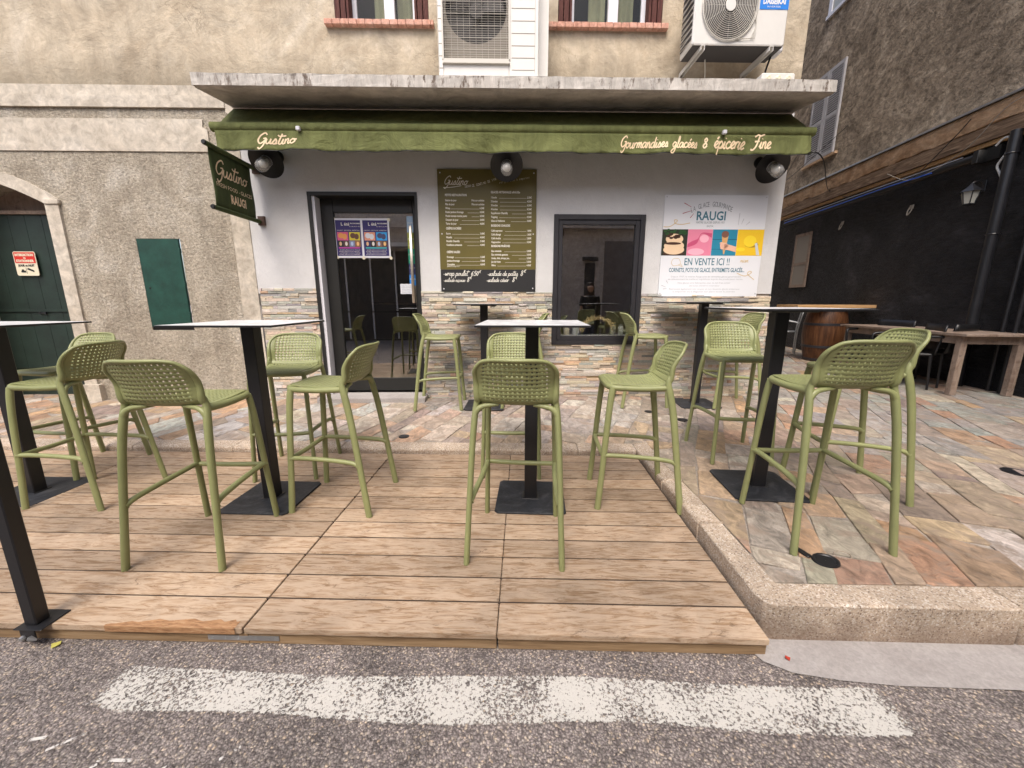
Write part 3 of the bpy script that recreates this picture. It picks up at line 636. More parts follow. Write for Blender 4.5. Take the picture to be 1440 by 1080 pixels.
# ================================================================== STOOLS
def stool():
    r = thing('bar_stool', '', 'bar stool')
    # profile of the shell (y, z) by parameter
    prof_seat = spline([(0, .205, .728), (0, .198, .748), (0, .175, .757), (0, .08, .752), (0, -.03, .748), (0, -.095, .750), (0, -.135, .760)], 8)
    prof_back = spline([(0, -.135, .760), (0, -.163, .785), (0, -.180, .82), (0, -.205, .88), (0, -.236, .945), (0, -.252, .975)], 8)
    def along(P, t):
        L = [0]
        for i in range(1, len(P)): L.append(L[-1]+(P[i]-P[i-1]).length)
        d = t*L[-1]
        for i in range(1, len(P)):
            if L[i] >= d:
                k = (d-L[i-1])/(L[i]-L[i-1]+1e-9); return P[i-1].lerp(P[i], k)
        return P[-1]
    def seatp(u, t):
        p = along(prof_seat, t); hw = .158+.016*t
        return (u*hw, p.y+.012*u*u*t, p.z+.006*u*u*(1-t)*0+.010*u*u*t**4)
    def backp(u, t):
        p = along(prof_back, t)
        hw = .174+.006*t
        if t > .6: hw *= 1-.115*((t-.6)/.4)**3
        if abs(u) > .0:
            pass
        y = p.y+(.012+.040*min(1, t*2.2))*u*u*(1 if t < 1 else 1)
        z = p.z-(.022*abs(u)**5 if t > .6 else 0)*((t-.6)/.4 if t > .6 else 0)+.010*u*u*(1-t)**3
        return (u*hw, y, z)
    NU = 33; NS = 27; NB = 23
    def us(n):
        st = [1.0 if i % 2 == 1 else 1.3 for i in range(n)]; T = sum(st); o = [-1.0]
        for q in st: o.append(o[-1]+2*q/T)
        o[-1] = 1.0; return o
    def holes(n, k): return lambda i, j: (i % 2 == 1 and j % 2 == 1 and 1 <= i < n-1 and 1 <= j < k-1)
    a = MB().grid([[seatp(u, t/NS) for u in us(NU)] for t in range(NS+1)], lambda i, j: i % 2 == 1 and j % 2 == 1 and 3 <= i < NS-1 and 1 < j < NU-2)
    a.build('seat', 'green', r, smooth=50, solid=.005, off=0)
    b = MB().grid([[backp(u, t) for u in us(NU)] for t in [q*.5+.5 for q in us(NB)]], lambda i, j: i % 2 == 1 and j % 2 == 1 and 1 < i < NB-1 and 1 < j < NU-2)
    b.build('backrest', 'green', r, smooth=50, solid=.005, off=0)
    # seat frame: front rail and side rails, back frame
    f = MB()
    Fr = [(.178, -.12, .742), (.176, 0, .735), (.174, .10, .736), (.168, .165, .738), (.150, .192, .741), (.12, .203, .742)]
    full = Fr+[(0, .206, .742)]+[(-x_, y_, z_) for x_, y_, z_ in Fr[::-1]]
    f.tube(spline(full, 4), .0165, 10)
    f.build('seat_frame', 'green', r, smooth=60)
    f = MB(); bp = [backp(1, t/8) for t in range(0, 9)]
    side = [(x_+.004, y_+.001, z_) for x_, y_, z_ in bp[:7]]; top = [(lambda q: (q[0]*1.0, q[1], q[2]+.002))(backp(u, 1)) for u in (.93, .8, .6, .3, 0, -.3, -.6, -.8, -.93)]
    c1 = backp(1, .90)
    full = side+[(c1[0]+.002, c1[1], c1[2])]+top+[(-c1[0]-.002, c1[1], c1[2])]+[(-x_, y_, z_) for x_, y_, z_ in side[::-1]]
    rr = []
    fp = spline(full, 3)
    for p in fp: rr.append(.0085 if p.z > .955 else .0085+.007*min(1, (.955-p.z)/.14))
    f.tube(fp, rr, 8, sq=1.0); f.build('back_frame', 'green', r, smooth=60)
    for sx in (-1, 1):
        MB().tube(spline([(sx*.200, .2375, 0), (sx*.193, .222, .2), (sx*.181, .198, .55), (sx*.175, .186, .68), (sx*.170, .178, .738)], 3), [.0185, .0185, .0187, .0175, .018, .0182, .0184, .0186, .0188, .019, .019, .0185, .0175], 10, sq=.76).build('leg', 'green', r, smooth=60)
        MB().tube(spline([(sx*.225, -.2375, 0), (sx*.216, -.212, .2), (sx*.200, -.166, .55), (sx*.190, -.138, .70), (sx*.183, -.124, .765), tuple(a*b for a, b in zip(backp(1, .3), (sx, 1, 1)))], 3), [.0185, .0187, .0190, .0178, .0185, .0190, .0195, .0198, .0200, .0198, .0192, .0185, .0172, .0165, .015, .010], 10, sq=.76).build('leg', 'green', r, smooth=60)
        # gusset from rear leg to the seat underside
        MB().tube(spline([(sx*.193, -.143, .688), (sx*.182, -.138, .725), (sx*.150, -.134, .748), (sx*.08, -.128, .757)], 4), [.006, .010, .013, .0145, .015, .0145, .014, .013, .012, .011, .010, .009, .008], 8).build('brace', 'green', r, smooth=60)
        MB().tube(spline([(sx*.209, -.194, .30), (sx*.200, -.15, .318), (sx*.190, 0, .330), (sx*.186, .16, .336), (sx*.189, .212, .334)], 4), [.019]+[.0138]*15+[.017], 8).build('stretcher', 'green', r, smooth=60)
    MB().tube(spline([(-.189, .213, .334), (-.15, .217, .330), (0, .218, .327), (.15, .217, .330), (.189, .213, .334)], 4), [.017]+[.0138]*15+[.017], 8).build('stretcher', 'green', r, smooth=60)
    return r
ST = [
 (-.019, 1.873, 0, -4, 'olive bar stool seen from behind, in front of the middle deck table'),
 (-1.614, 1.809, 0, 1.4, 'olive bar stool seen from behind, front left on the deck by the green hatch table'),
 (-1.110, 2.281, 0, 88.5, 'olive bar stool side-on, right of the green hatch table, below the event posters'),
 (-1.675, 2.742, 0, -171.3, 'olive bar stool facing the camera from behind the green hatch table'),
 (-2.745, 2.295, 0, 92.1, 'olive bar stool turned left beside the leftmost table, nearer the camera of two there'),
 (-3.272, 2.735, 0, 173.2, 'olive bar stool at far left facing the camera behind the leftmost table'),
 (-.077, 2.815, 0, 180, 'olive bar stool facing the camera, half hidden by the middle deck table pole'),
 (-.878, 4.133, .111, -87, 'olive bar stool on the pavement just right of the glass door, facing right'),
 (.020, 4.197, .113, 92, 'olive bar stool mostly hidden, right of the small wall table under the menu board'),
 (1.294, 4.275, .116, -90.8, 'olive bar stool on the pavement before the shop window, facing right'),
 (.701, 2.367, 0, 87.4, 'olive bar stool on the right edge of the deck beside the kerb, facing left'),
 (1.574, 2.907, .082, 176.5, 'olive bar stool facing the camera, left of the right pavement table pole'),
 (2.239, 4.255, .118, 92, 'olive bar stool at the shop corner, peeking from behind the stool facing the camera'),
 (1.472, 1.887, .082, .5, 'olive bar stool seen from behind on the right pavement beside the oval cover'),
 (2.008, 2.372, .082, 79.5, 'rightmost olive bar stool, turned left, behind the one seen from behind'),
]
proto = stool()
for i, (x, y, z, a, lab) in enumerate(ST):
    o = proto if i == 0 else copy_tree(proto)
    o.location = (x, y, z); o.rotation_euler = (0, 0, math.radians(a)); o['label'] = lab; o['group'] = 'olive plastic bar stools'
# ================================================================== TABLES
def table(w, d, h=1.10):
    r = thing('bar_table', '', 'bar table')
    m = MB(); s_ = .21; c = .02
    P = [(-s_+c, -s_), (s_-c, -s_), (s_, -s_+c), (s_, s_-c), (s_-c, s_), (-s_+c, s_), (-s_, s_-c), (-s_, -s_+c)]
    m.prism(P, .001, .013, 'z', .003); m.build('base_plate', 'base', r)
    m = MB(); m.cbox(-.038, .038, -.038, .038, .012, h-.018, .004); m.build('pole', 'blackmetal', r)
    m = MB(); m.prism([(-.05, -.05), (.05, -.05), (.05, .05), (-.05, .05)], .0125, .017, 'z', .002); m.build('pole_foot', 'blackmetal', r)
    m = MB(); m.prism([(-.13, -.13), (.13, -.13), (.13, .13), (-.13, .13)], h-.022, h-.0115, 'z', .004); m.build('top_bracket', 'blackmetal', r)
    m = MB(); m.prism([(-w, -d), (w, -d), (w, d), (-w, d)], h-.011, h-.001, 'z', .001); t = m.build('tabletop', 'blackmetal', r)
    m = MB(); a, b = w-.002, d-.002; m.quad((-a, -b, h), (a, -b, h), (a, b, h), (-a, b, h)); m.build('surface', 'marble', t)
    return r
def place(t, x, y, z, base, top, lab, tilt=0):
    t.location = (x, y, z); t.rotation_euler = (tilt, 0, base); t['label'] = lab; t['group'] = 'black pedestal bar tables with pale tops'
    for c in t.children:
        if c.name.startswith('tabletop') or c.name.startswith('top_bracket'): c.rotation_euler = (0, 0, top-base)
T0 = table(.295, .295)
place(T0, .056, 2.307, 0, -.029, -.024, 'square pale-topped bar table in the middle of the deck')
T1 = copy_tree(T0); place(T1, -1.574, 2.261, 0, -.017, .033, 'pale-topped bar table on the deck in front of the green wall hatch')
T2 = copy_tree(T0); place(T2, 1.475, 2.34, .082, -.064, .029, 'pale bar table on the stone pavement to the right of the deck')
T3 = copy_tree(T0); place(T3, -3.19, 2.31, -.012, 0, .05, 'leftmost bar table, cut off by the left edge, in front of the dark green gate')
T4 = table(.295, .24, 1.085); place(T4, -.400, 4.15, .109, -.01, .06, 'small pale bar table against the stone cladding under the olive menu board')
T5 = table(.42, .24, 1.10); place(T5, 1.90, 4.27, .112, -.02, .03, 'bar table against the wall under the white ice cream poster')

# ================================================================== SHOP BUILDING
bld = thing('shop_building', 'old beige plastered building with a white painted shop front and stacked stone', 'building', (FX, FYY, 0), FY)
def wallrect(m, s0, s1, z0, z1, holes, y=0.0, th=.2, top=None):
    ss = sorted({s0, s1, *[h[0] for h in holes], *[h[1] for h in holes]}); zs = sorted({z0, z1, *[h[2] for h in holes], *[h[3] for h in holes]})
    for i in range(len(ss)-1):
        for j in range(len(zs)-1):
            a, b, c, d = ss[i], ss[i+1], zs[j], zs[j+1]; cx_, cz_ = (a+b)/2, (c+d)/2
            if cx_ < s0 or cx_ > s1 or cz_ < z0 or cz_ > z1: continue
            if any(h[0] < cx_ < h[1] and h[2] < cz_ < h[3] for h in holes): continue
            m.quad((a, y, c), (b, y, c), (b, y, d), (a, y, d))
    for h in holes:
        t_ = h[4] if len(h) > 4 else th
        m.quad((h[0], y, h[2]), (h[0], y, h[3]), (h[0], y+t_, h[3]), (h[0], y+t_, h[2]))
        m.quad((h[1], y, h[2]), (h[1], y+t_, h[2]), (h[1], y+t_, h[3]), (h[1], y, h[3]))
        if h[3] < z1 and h[3] not in (1.0, 1.34): m.quad((h[0], y, h[3]), (h[1], y, h[3]), (h[1], y+t_, h[3]), (h[0], y+t_, h[3]))
        if h[2] > z0 and h[2] not in (1.0, 1.34): m.quad((h[0], y, h[2]), (h[0], y+t_, h[2]), (h[1], y+t_, h[2]), (h[1], y, h[2]))
DOOR = (-2.805, -1.672, .17, 2.33); WIN = (-.220, .765, .735, 2.125)
m = MB(); wallrect(m, -3.44, 2.235, 1.30, 3.30, [(DOOR[0], DOOR[1], 1.30, DOOR[3], .16), (WIN[0], WIN[1], 1.30, WIN[3], .08)])
m.build('white_wall', 'white', bld)
m = MB(); wallrect(m, -3.44, 2.225, -.1, 1.34, [(DOOR[0], DOOR[1], -.1, 1.34, .16), (WIN[0], WIN[1], WIN[2], 1.34, .08)], y=.012)
m.build('mortar_backing', 'mortar', bld)
m = MB(); m.quad((2.235, 0, -.1), (2.235, 9, -.1), (2.235, 9, 3.3), (2.235, 0, 3.3)); m.build('side_wall', 'white', bld)
# stacked stone cladding
SP = [((.58,.49,.385),6), ((.50,.475,.43),6), ((.40,.385,.36),3), ((.62,.50,.37),5), ((.45,.29,.17),1.5), ((.22,.22,.22),1.5), ((.60,.55,.48),4), ((.40,.32,.26),3), ((.36,.37,.33),3), ((.52,.36,.22),1)]
SPL = [c for c, n_ in SP for _ in range(int(n_*2))]
m = MB(); z = .06; random.seed(11)
while z < 1.33:
    h = random.choice((.020, .026, .030, .036)); s = -3.42-random.random()*.1
    while s < 2.235:
        L = random.choice((.05, .09, .12, .16, .20, .26)); a, b = max(s, -3.42), min(s+L, 2.235+.004); s += L
        ztop = z+h; lim = 1.335-.016*((a+b)/2+1.5)
        if b-a < .01 or z > lim-.012: continue
        if ztop > lim: ztop = lim
        for (x0, x1, z0, z1) in ((DOOR[0]-.002, DOOR[1]+.002, -1, DOOR[3]), (WIN[0]-.002, WIN[1]+.002, WIN[2], WIN[3])):
            if z+h*.5 > z0 and z+h*.5 < z1 and b > x0 and a < x1:
                if a < x0: b = min(b, x0)
                elif b > x1: a = max(a, x1)
                else: a = b = 0
        if b-a < .012: continue
        dd = random.choice((0, .004, .007, .010, .014)); c = jit(random.choice(SPL), .18)
        b_ = .002; n0 = len(m.v)
        x0, x1, y0, z0, z1 = a+.0008, b-.0008, -dd-.004, z+.0006, ztop-.0006
        k = random.uniform(-.003, .003)
        m.v += [(x0, .012, z0), (x1, .012, z0), (x1, .012, z1), (x0, .012, z1), (x0, y0+.003, z0), (x1, y0+.003, z0), (x1, y0+.003, z1), (x0, y0+.003, z1), (x0+.003, y0+k, z0+.003), (x1-.003, y0, z0+.003), (x1-.003, y0, z1-.003), (x0+.003, y0+k, z1-.003)]
        for q in ((8, 9, 10, 11), (4, 5, 9, 8), (5, 6, 10, 9), (6, 7, 11, 10), (7, 4, 8, 11), (0, 1, 5, 4), (1, 2, 6, 5), (2, 3, 7, 6), (3, 0, 4, 7)): m.face([n0+t for t in q], c)
    z += h
m.build('stone_cladding', 'stone', bld)
# plinth strip and door threshold
m = MB(); m.cbox(DOOR[0]-.03, DOOR[1]+.03, -.20, .20, .0, .165, .006); m.build('threshold', 'concrete', bld)
# upper wall with two windows
W1 = (-2.375, -1.475, 3.86, 5.15); W2 = (-.222, .800, 3.86, 5.15)
m = MB(); wallrect(m, -12, 2.255, 3.30, 9.5, [(*W1, .16), (*W2, .16)])
m.quad((2.255, 0, 3.3), (2.255, 9, 3.3), (2.255, 9, 9.5), (2.255, 0, 9.5))
m.build('upper_wall', 'upper', bld)
# left lower wall with arched gateway and hatch
GA = (-6.57, -5.49); HT = (-4.650, -4.192, .905, 1.868)
def arch(s, r=0.0):
    t = (s-(GA[0]+GA[1])/2)/((GA[1]-GA[0])/2+r); t = max(-1, min(1, t)); return 2.206+.215*(1-abs(t)**1.35)
m = MB()
cut = [GA[1], HT[0], HT[1], -3.44]
wallrect(m, -5.49, -3.44, -.1, 3.30, [(*HT, .05)]); wallrect(m, -12, GA[0], -.1, 3.30, [])
n = 16
for i in range(n):
    a = GA[0]+(GA[1]-GA[0])*i/n; b = GA[0]+(GA[1]-GA[0])*(i+1)/n
    m.quad((a, 0, arch(a)), (b, 0, arch(b)), (b, 0, 3.30), (a, 0, 3.30)); m.quad((a, 0, arch(a)), (a, .5, arch(a)), (b, .5, arch(b)), (b, 0, arch(b)))
m.quad((GA[1], 0, -.1), (GA[1], .5, -.1), (GA[1], .5, 2.2), (GA[1], 0, 2.2)); m.quad((GA[0], 0, -.1), (GA[0], 0, 2.2), (GA[0], .5, 2.2), (GA[0], .5, -.1))
m.build('rough_wall', 'rough', bld)
m = MB(); m.prism([(-12, 3.0), (-3.77, 3.0), (-3.78, 2.93), (-3.735, 2.905), (-3.735, 2.705), (-12, 2.705)], -.012, .005, 'y'); m.build('string_course', 'smoothband', bld)
m = MB(); m.box(-12, -3.53, -.024, .005, 3.10, 3.205); m.box(-12, -3.45, -.008, .005, 3.205, 3.30); m.prism([(-3.53, 3.30), (-3.53, 3.06), (-3.44, 3.02), (-3.41, 3.30)], -.012, .005, 'y'); m.build('cornice_band', 'smoothband', bld)
m = MB(); m.box(-3.625, -3.441, -.008, .005, -.1, 2.72); m.build('quoin_strip', 'smoothband', bld)
# gateway surround
m = MB(); wd = .135
m.box(GA[1]-.002, GA[1]+wd, -.022, .005, -.1, 2.20); m.box(GA[0]-wd, GA[0]+.002, -.022, .005, -.1, 2.20)
m.cbox(GA[1]-.005, GA[1]+wd+.02, -.034, .005, 2.20, 2.25, .008); m.cbox(GA[0]-wd-.02, GA[0]+.005, -.034, .005, 2.19, 2.262, .01)
inn = [(GA[0]+(GA[1]-GA[0])*i/n) for i in range(n+1)]
for i in range(n):
    a, b = inn[i], inn[i+1]; k0 = (a-inn[0])/(inn[-1]-inn[0])*2-1; k1 = (b-inn[0])/(inn[-1]-inn[0])*2-1
    ao, bo = a+k0*.13, b+k1*.13; za, zb = arch(a), arch(b); zoa, zob = za+.115-.065*abs(k0)**3, zb+.115-.065*abs(k1)**3
    m.quad((a, -.022, za), (b, -.022, zb), (bo, -.022, zob), (ao, -.022, zoa)); m.quad((ao, -.022, zoa), (bo, -.022, zob), (bo, .005, zob), (ao, .005, zoa)); m.quad((a, -.022, za), (a, .005, za), (b, .005, zb), (b, -.022, zb))
m.build('gateway_surround', 'smoothband', bld)
m = MB(); m.box(GA[1]+.0, GA[1]+wd+.05, -.06, .005, -.1, .30); m.build('gateway_plinth', 'smoothband', bld)
gd = MB()
for i in range(6):
    a = GA[0]+(GA[1]-GA[0])*i/6; b = GA[0]+(GA[1]-GA[0])*(i+1)/6; gd.cbox(a+.001, b-.001, .25, .29, .12, 2.17, .002)
gd.box(GA[0], GA[1], .236, .25, 1.10, 1.13); gd.box(GA[0], GA[1], .238, .25, .45, .455)
g = gd.build('gate_door', 'gategreen', bld)
m = MB(); m.tube([(-6.10, .232, 1.085), (-6.02, .232, 1.085)], .006, 6); m.box(-6.09, -6.075, .225, .24, 1.07, 1.1); m.box(-6.03, -6.015, .225, .24, 1.07, 1.1); m.build('bolt', 'blackmetal', g)
m = MB(); m.box(GA[0], GA[1], .30, .34, 2.17, 2.5); m.box(GA[0], GA[1], .22, .30, 2.15, 2.185); m.build('gate_transom', 'oldtable', bld)
# hatch
m = MB(); m.cbox(HT[0]+.004, HT[1]-.02, -.004, .02, HT[2]+.035, HT[3]-.004, .003); h = m.build('hatch_door', 'hatch', bld)
m = MB()
for zz in (1.05, 1.38, 1.72): m.cbox(HT[1]-.028, HT[1]-.012, -.01, .015, zz, zz+.05, .003)
m.build('hinge', 'hatch', h)
m = MB(); m.lathe([(.0001, .004), (.008, .004), (.01, 0)], 8, Matrix.Translation((HT[0]+.06, -.004, 1.36)) @ Matrix.Rotation(PI/2, 4, 'X')); m.build('lock', 'blackmetal', h)
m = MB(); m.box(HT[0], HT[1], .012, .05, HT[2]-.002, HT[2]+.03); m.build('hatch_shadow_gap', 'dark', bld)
# canopy slab
m = MB(); s0, s1 = -3.41, 2.17
m.prism([(-.60, 3.115), (-.60, 3.03), (-.575, 3.018), (-.12, 3.075), (-.02, 3.07), (0.0, 3.13), (-.0, 3.16)], s0, s1, 'x')
m.build('canopy_slab', 'canopy', bld, bevel=.004)
m = MB(); 
segs = 70; P0 = []
for i in range(segs+1):
    s = s0-.006+(s1-s0+.012)*i/segs; P0.append(s)
rowz = [3.026, 3.05, 3.08, 3.105, 3.119]
m.grid([[(s, -.606-random.uniform(0, .003), zz+(random.uniform(-.003, .003) if k == 4 else 0)) for s in P0] for k, zz in enumerate(rowz)])
m.grid([[(s, -.606, 3.119) for s in P0], [(s, -.45, 3.128) for s in P0], [(s, 0, 3.166) for s in P0]])
m.quad((s0-.006, -.606, 3.026), (s0-.006, -.606, 3.119), (s0-.006, 0, 3.164), (s0-.006, 0, 3.09)); m.quad((s1+.006, -.606, 3.026), (s1+.006, 0, 3.09), (s1+.006, 0, 3.164), (s1+.006, -.606, 3.119))
m.build('canopy_edge', 'canopyedge', bld)
# door
d = MB(); x0, x1, z0, z1 = DOOR
d.box(x0-.004, x0+.030, -.010, .155, z0, z1); d.box(x1-.022, x1+.004, -.010, .155, z0, z1); d.box(x0-.004, x1+.004, -.012, .155, z1-.03, z1+.006)
door = d.build('door', 'darkframe', bld)
MB().box(x0+.031, x0+.062, .01, .152, z0, z1-.031).build('jamb_lining', 'pvc', door)
f = MB(); a, b = x0+.064, x1-.024; y0, y1 = .125, .165
f.cbox(a, a+.135, y0, y1, z0+.01, z1-.035, .004); f.cbox(b-.055, b, y0, y1, z0+.01, z1-.035, .004); f.cbox(a+.136, b-.056, y0, y1, z1-.17, z1-.036, .004); f.cbox(a+.136, b-.056, y0, y1, z0+.012, z0+.16, .004)
f.build('leaf_frame', 'darkframe', door)
MB().box(a+.13, b-.05, .150, .156, z0+.15, z1-.165).build('door_glass', 'glass', door)
hd = MB(); hd.cbox(b-.092, b-.062, .07, .088, 1.20, 2.02, .003); hd.tube([(b-.077, .088, 1.3), (b-.077, .125, 1.3)], .008, 8); hd.tube([(b-.077, .088, 1.92), (b-.077, .125, 1.92)], .008, 8)
hd.build('pull_handle', 'chrome', door, smooth=40)
# window
x0, x1, z0, z1 = WIN
w = MB()
def frame(m, x0, x1, z0, z1, t, y0, y1, b=.004):
    m.cbox(x0, x0+t, y0, y1, z0, z1, b); m.cbox(x1-t, x1, y0, y1, z0, z1, b); m.box(x0+t-.001, x1-t+.001, y0+.001, y1, z1-t, z1-.001); m.box(x0+t-.001, x1-t+.001, y0+.001, y1, z0+.001, z0+t)
frame(w, x0, x1, z0, z1, .052, -.022, .07); win = w.build('shop_window', 'anthracite', bld)
w = MB(); frame(w, x0+.053, x1-.053, z0+.053, z1-.053, .045, -.008, .06); w.build('sash', 'anthracite', win)
MB().box(x0+.09, x1-.09, .028, .034, z0+.09, z1-.09).build('pane', 'glass', win)
# upper windows: frame, panes, shutters, brick sill
for (q, cur) in ((W1, 1), (W2, 1)):
    x0, x1, z0, z1 = q
    w = MB(); xm = (x0+x1)/2+.05; frame(w, x0+.13, x1-.13, z0, z1, .045, .12, .16); w.cbox(xm-.05, xm+.05, .10, .155, z0, z1, .004); uw = w.build('upper_window', 'pvc', bld)
    MB().box(x0+.17, x1-.17, .140, .144, z0+.04, z1-.04).build('pane', 'upglass', uw)
    c = MB(); P = [[(xx, .20+.012*math.sin(xx*60), zz) for xx in [x0+.33+i*.012 for i in range(15)]] for zz in (z0, z1)]; c.grid(P); P = [[(xx, .20+.012*math.sin(xx*60), zz) for xx in [xm+.06+i*.012 for i in range(15)]] for zz in (z0, z1)]; c.grid(P)
    c.build('curtain', 'curtain', uw)
    for sgn, xa in ((1, x0+.005), (-1, x1-.005)):
        sh = MB()
        sh.box(*(sorted((xa+sgn*.0, xa+sgn*.045))), .0, .03, z0+.006, z1); sh.box(*(sorted((xa+sgn*.055, xa+sgn*.10))), .0, .03, z0+.006, z1)
        for k in range(26): zz = z0+.03+k*.045; sh.box(*(sorted((xa+sgn*.004, xa+sgn*.12))), .035, .10, zz, zz+.018)
        sh.box(*(sorted((xa+sgn*.11, xa+sgn*.13))), -.002, .11, z0+.006, z1)
        sh.build('shutter', 'shutterred', uw)
    sl_ = MB(); k = x0-.09; random.seed(3)
    while k < x1+.04:
        L = .078; sl_.cbox(k, min(k+L-.004, x1+.05), -.055, .10, z0-.048, z0-.002+random.uniform(-.002, .001), .003); k += L
    sl_.build('brick_sill', 'terracotta', uw)
# room behind the shop front (inside the building)
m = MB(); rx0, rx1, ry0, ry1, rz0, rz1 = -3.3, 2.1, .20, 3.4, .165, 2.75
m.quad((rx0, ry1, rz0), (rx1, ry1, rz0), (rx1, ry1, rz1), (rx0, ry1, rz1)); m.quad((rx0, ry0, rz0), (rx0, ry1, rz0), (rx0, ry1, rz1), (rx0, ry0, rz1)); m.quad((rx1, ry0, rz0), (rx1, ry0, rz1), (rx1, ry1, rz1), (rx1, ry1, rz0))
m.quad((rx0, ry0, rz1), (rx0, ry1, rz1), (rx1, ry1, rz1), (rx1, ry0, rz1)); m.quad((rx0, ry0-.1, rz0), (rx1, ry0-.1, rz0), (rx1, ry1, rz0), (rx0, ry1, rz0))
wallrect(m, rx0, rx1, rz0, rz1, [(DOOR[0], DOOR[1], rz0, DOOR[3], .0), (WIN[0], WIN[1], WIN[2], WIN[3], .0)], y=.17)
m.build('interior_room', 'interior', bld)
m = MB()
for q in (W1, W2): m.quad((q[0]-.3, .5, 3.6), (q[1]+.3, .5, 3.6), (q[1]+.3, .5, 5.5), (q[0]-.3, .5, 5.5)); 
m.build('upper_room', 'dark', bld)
m = MB(); m.quad((-12, 9, 9.5), (-12, 0, 9.5), (2.255, 0, 9.5), (2.255, 9, 9.5)); m.quad((-12, .01, -.1), (-12, 9, -.1), (-12, 9, 9.5), (-12, .01, 9.5)); m.build('roof', 'terracotta', bld)

# ------------------------------------------------------------------ things inside the shop
def at(s, o, z): return Wd(s, o, z)
cn = thing('service_counter', 'dark counter dimly seen through the glass door', 'counter', at(-2.0, -2.2, .165), FY)
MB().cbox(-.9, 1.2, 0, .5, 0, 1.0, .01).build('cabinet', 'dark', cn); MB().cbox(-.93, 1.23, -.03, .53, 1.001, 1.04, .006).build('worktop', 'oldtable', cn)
ds = thing('display_shelf', 'low shelf inside the shop window holding jars and a wreath', 'shelf', at(.27, -.045, .815), FY)
MB().cbox(-.42, .42, 0, .105, 0, .025, .004).build('board', 'pvc', ds)
def jarthing(s, o, z, r, h, mat, lab, tint):
    t = thing('jar', lab, 'jar', at(s, o, z), FY, 'jars in the shop window')
    MB().lathe([(r*.9, 0), (r, .01), (r, h*.8), (r*.8, h*.9), (r*.8, h)], 16, caps=True).build('body', mat, t, smooth=50)
    MB().lathe([(r*.85, h+.001), (r*.85, h+.018), (.001, h+.018)], 16).build('lid', tint, t, smooth=50)
jarthing(-.04, -.09, .842, .035, .10, 'signcream', 'cream filled jar at the left end of the window shelf', 'zinc')
jarthing(.07, -.10, .842, .04, .11, 'paper', 'pale jar beside the cream jar on the window shelf', 'zinc')
jarthing(.50, -.10, .842, .035, .12, 'lantern', 'greenish grey jar at the right end of the window shelf', 'gold')
jarthing(.59, -.09, .842, .03, .10, 'paper', 'white jar nearest the right frame on the window shelf', 'zinc')
wr = MB(); random.seed(5)
for i in range(90):
    th = random.uniform(-.15, PI+.15); R = .17+random.uniform(-.015, .02); a_ = th+random.uniform(-.6, .6)-PI/2; p = Vector((R*math.cos(th), random.uniform(-.015, .015), R*math.sin(th)*.75+.05))
    dv = Vector((math.cos(a_+.6), random.uniform(-.3, .3), math.sin(a_+.6)))*.045; wr.tube([p-dv*.3, p+dv*.3, p+dv], [.003, .010, .001], 4)
wr.tube([(.17*math.cos(-.15+i*(PI+.3)/20), 0, .17*.75*math.sin(-.15+i*(PI+.3)/20)+.05) for i in range(21)], .012, 6)
tag(wr.build('dried_wreath', 'straw', loc=at(.32, -.085, .846), rz=FY), 'wreath of dried straw standing behind the lower part of the shop window', 'wreath')

# ================================================================== AWNING
aw = thing('awning', 'olive green canvas awning with cream lettering under the concrete canopy', 'awning', at(0, 0, 0), FY)
a0, a1 = -3.40, 2.145
def sag(s, k): return .006*math.sin(s*3.1+k)+.004*math.sin(s*7.7+k*2)+.002*math.sin(s*19+k)
ns = 120; SS = [a0+(a1-a0)*i/ns for i in range(ns+1)]
m = MB()
rows = []
for t in [i/10 for i in range(11)]:
    o_ = .09+t*(.385-.09); zz = 3.062-t*(3.062-2.81)
    rows.append([(s+(.04*(1-t) if s < -3.2 else 0)*0, -o_, zz-.010*math.sin(PI*t)+sag(s+t*.8, 0)*math.sin(PI*t)*1.3) for s in SS])
m.grid(rows); m.build('canvas', 'awning', aw, smooth=60, solid=.003)
m = MB(); m.tube([(a0-.035, -.395, 2.785), (a1+.035, -.395, 2.785)], .041, 16); m.build('front_bar', 'awning', aw, smooth=50)
m = MB(); rows = []
for t in [i/8 for i in range(9)]:
    rows.append([(s, -.418-.010*t+(.018*math.sin(s*5.3)+.013*math.sin(s*13+1)+.009*math.sin(s*29+2*t))*t, 2.755-t*.170+.0025*math.sin(s*9)*t-.008*((s-a0)/(a1-a0))) for s in SS])
m.grid(rows); vl = m.build('valance', 'awning', aw, smooth=60, solid=.002)
def vy(s, t): return -.418-.010*t+(.018*math.sin(s*5.3)+.013*math.sin(s*13+1)+.009*math.sin(s*29+2*t))*t
m = MB(); m.tube([(p[0], p[1], p[2]-.001) for p in rows[-1]], .0035, 6); m.build('piping', 'cable', vl)
def on_valance(mb):
    out = []
    for v in mb.v:
        t = (2.755-v[2])/.170; out.append((v[0], vy(v[0], t)-.004+v[1], v[2]))
    mb.v = out; return mb
m = script('Gustino', .365, w=.25, slant=.28); m.v = [(x-3.03, y, z*.74+2.636) for x, y, z in m.v]; on_valance(m).build('lettering', 'cream', vl)
for txt, xx, wd_ in (('Gourmandises', .33, .585), ('glacées', .935, .31), ('&', 1.29, .06), ('épicerie', 1.375, .32), ('Fine', 1.745-.03, .20)):
    pass
m = MB()
for txt, xx, wd_ in (('Gourmandises', .335, .44), ('glacées', .82, .24), ('&', 1.115, .045), ('épicerie', 1.215, .305), ('Fine', 1.585, .175)):
    q = script(txt, wd_, w=.26, slant=.22); i0 = len(m.v); m.v += [(x+xx, y, z*1.18+2.630) for x, y, z in q.v]; m.f += [tuple(i0+k for k in f) for f in q.f]; m.c += q.c
on_valance(m).build('lettering', 'cream', vl)
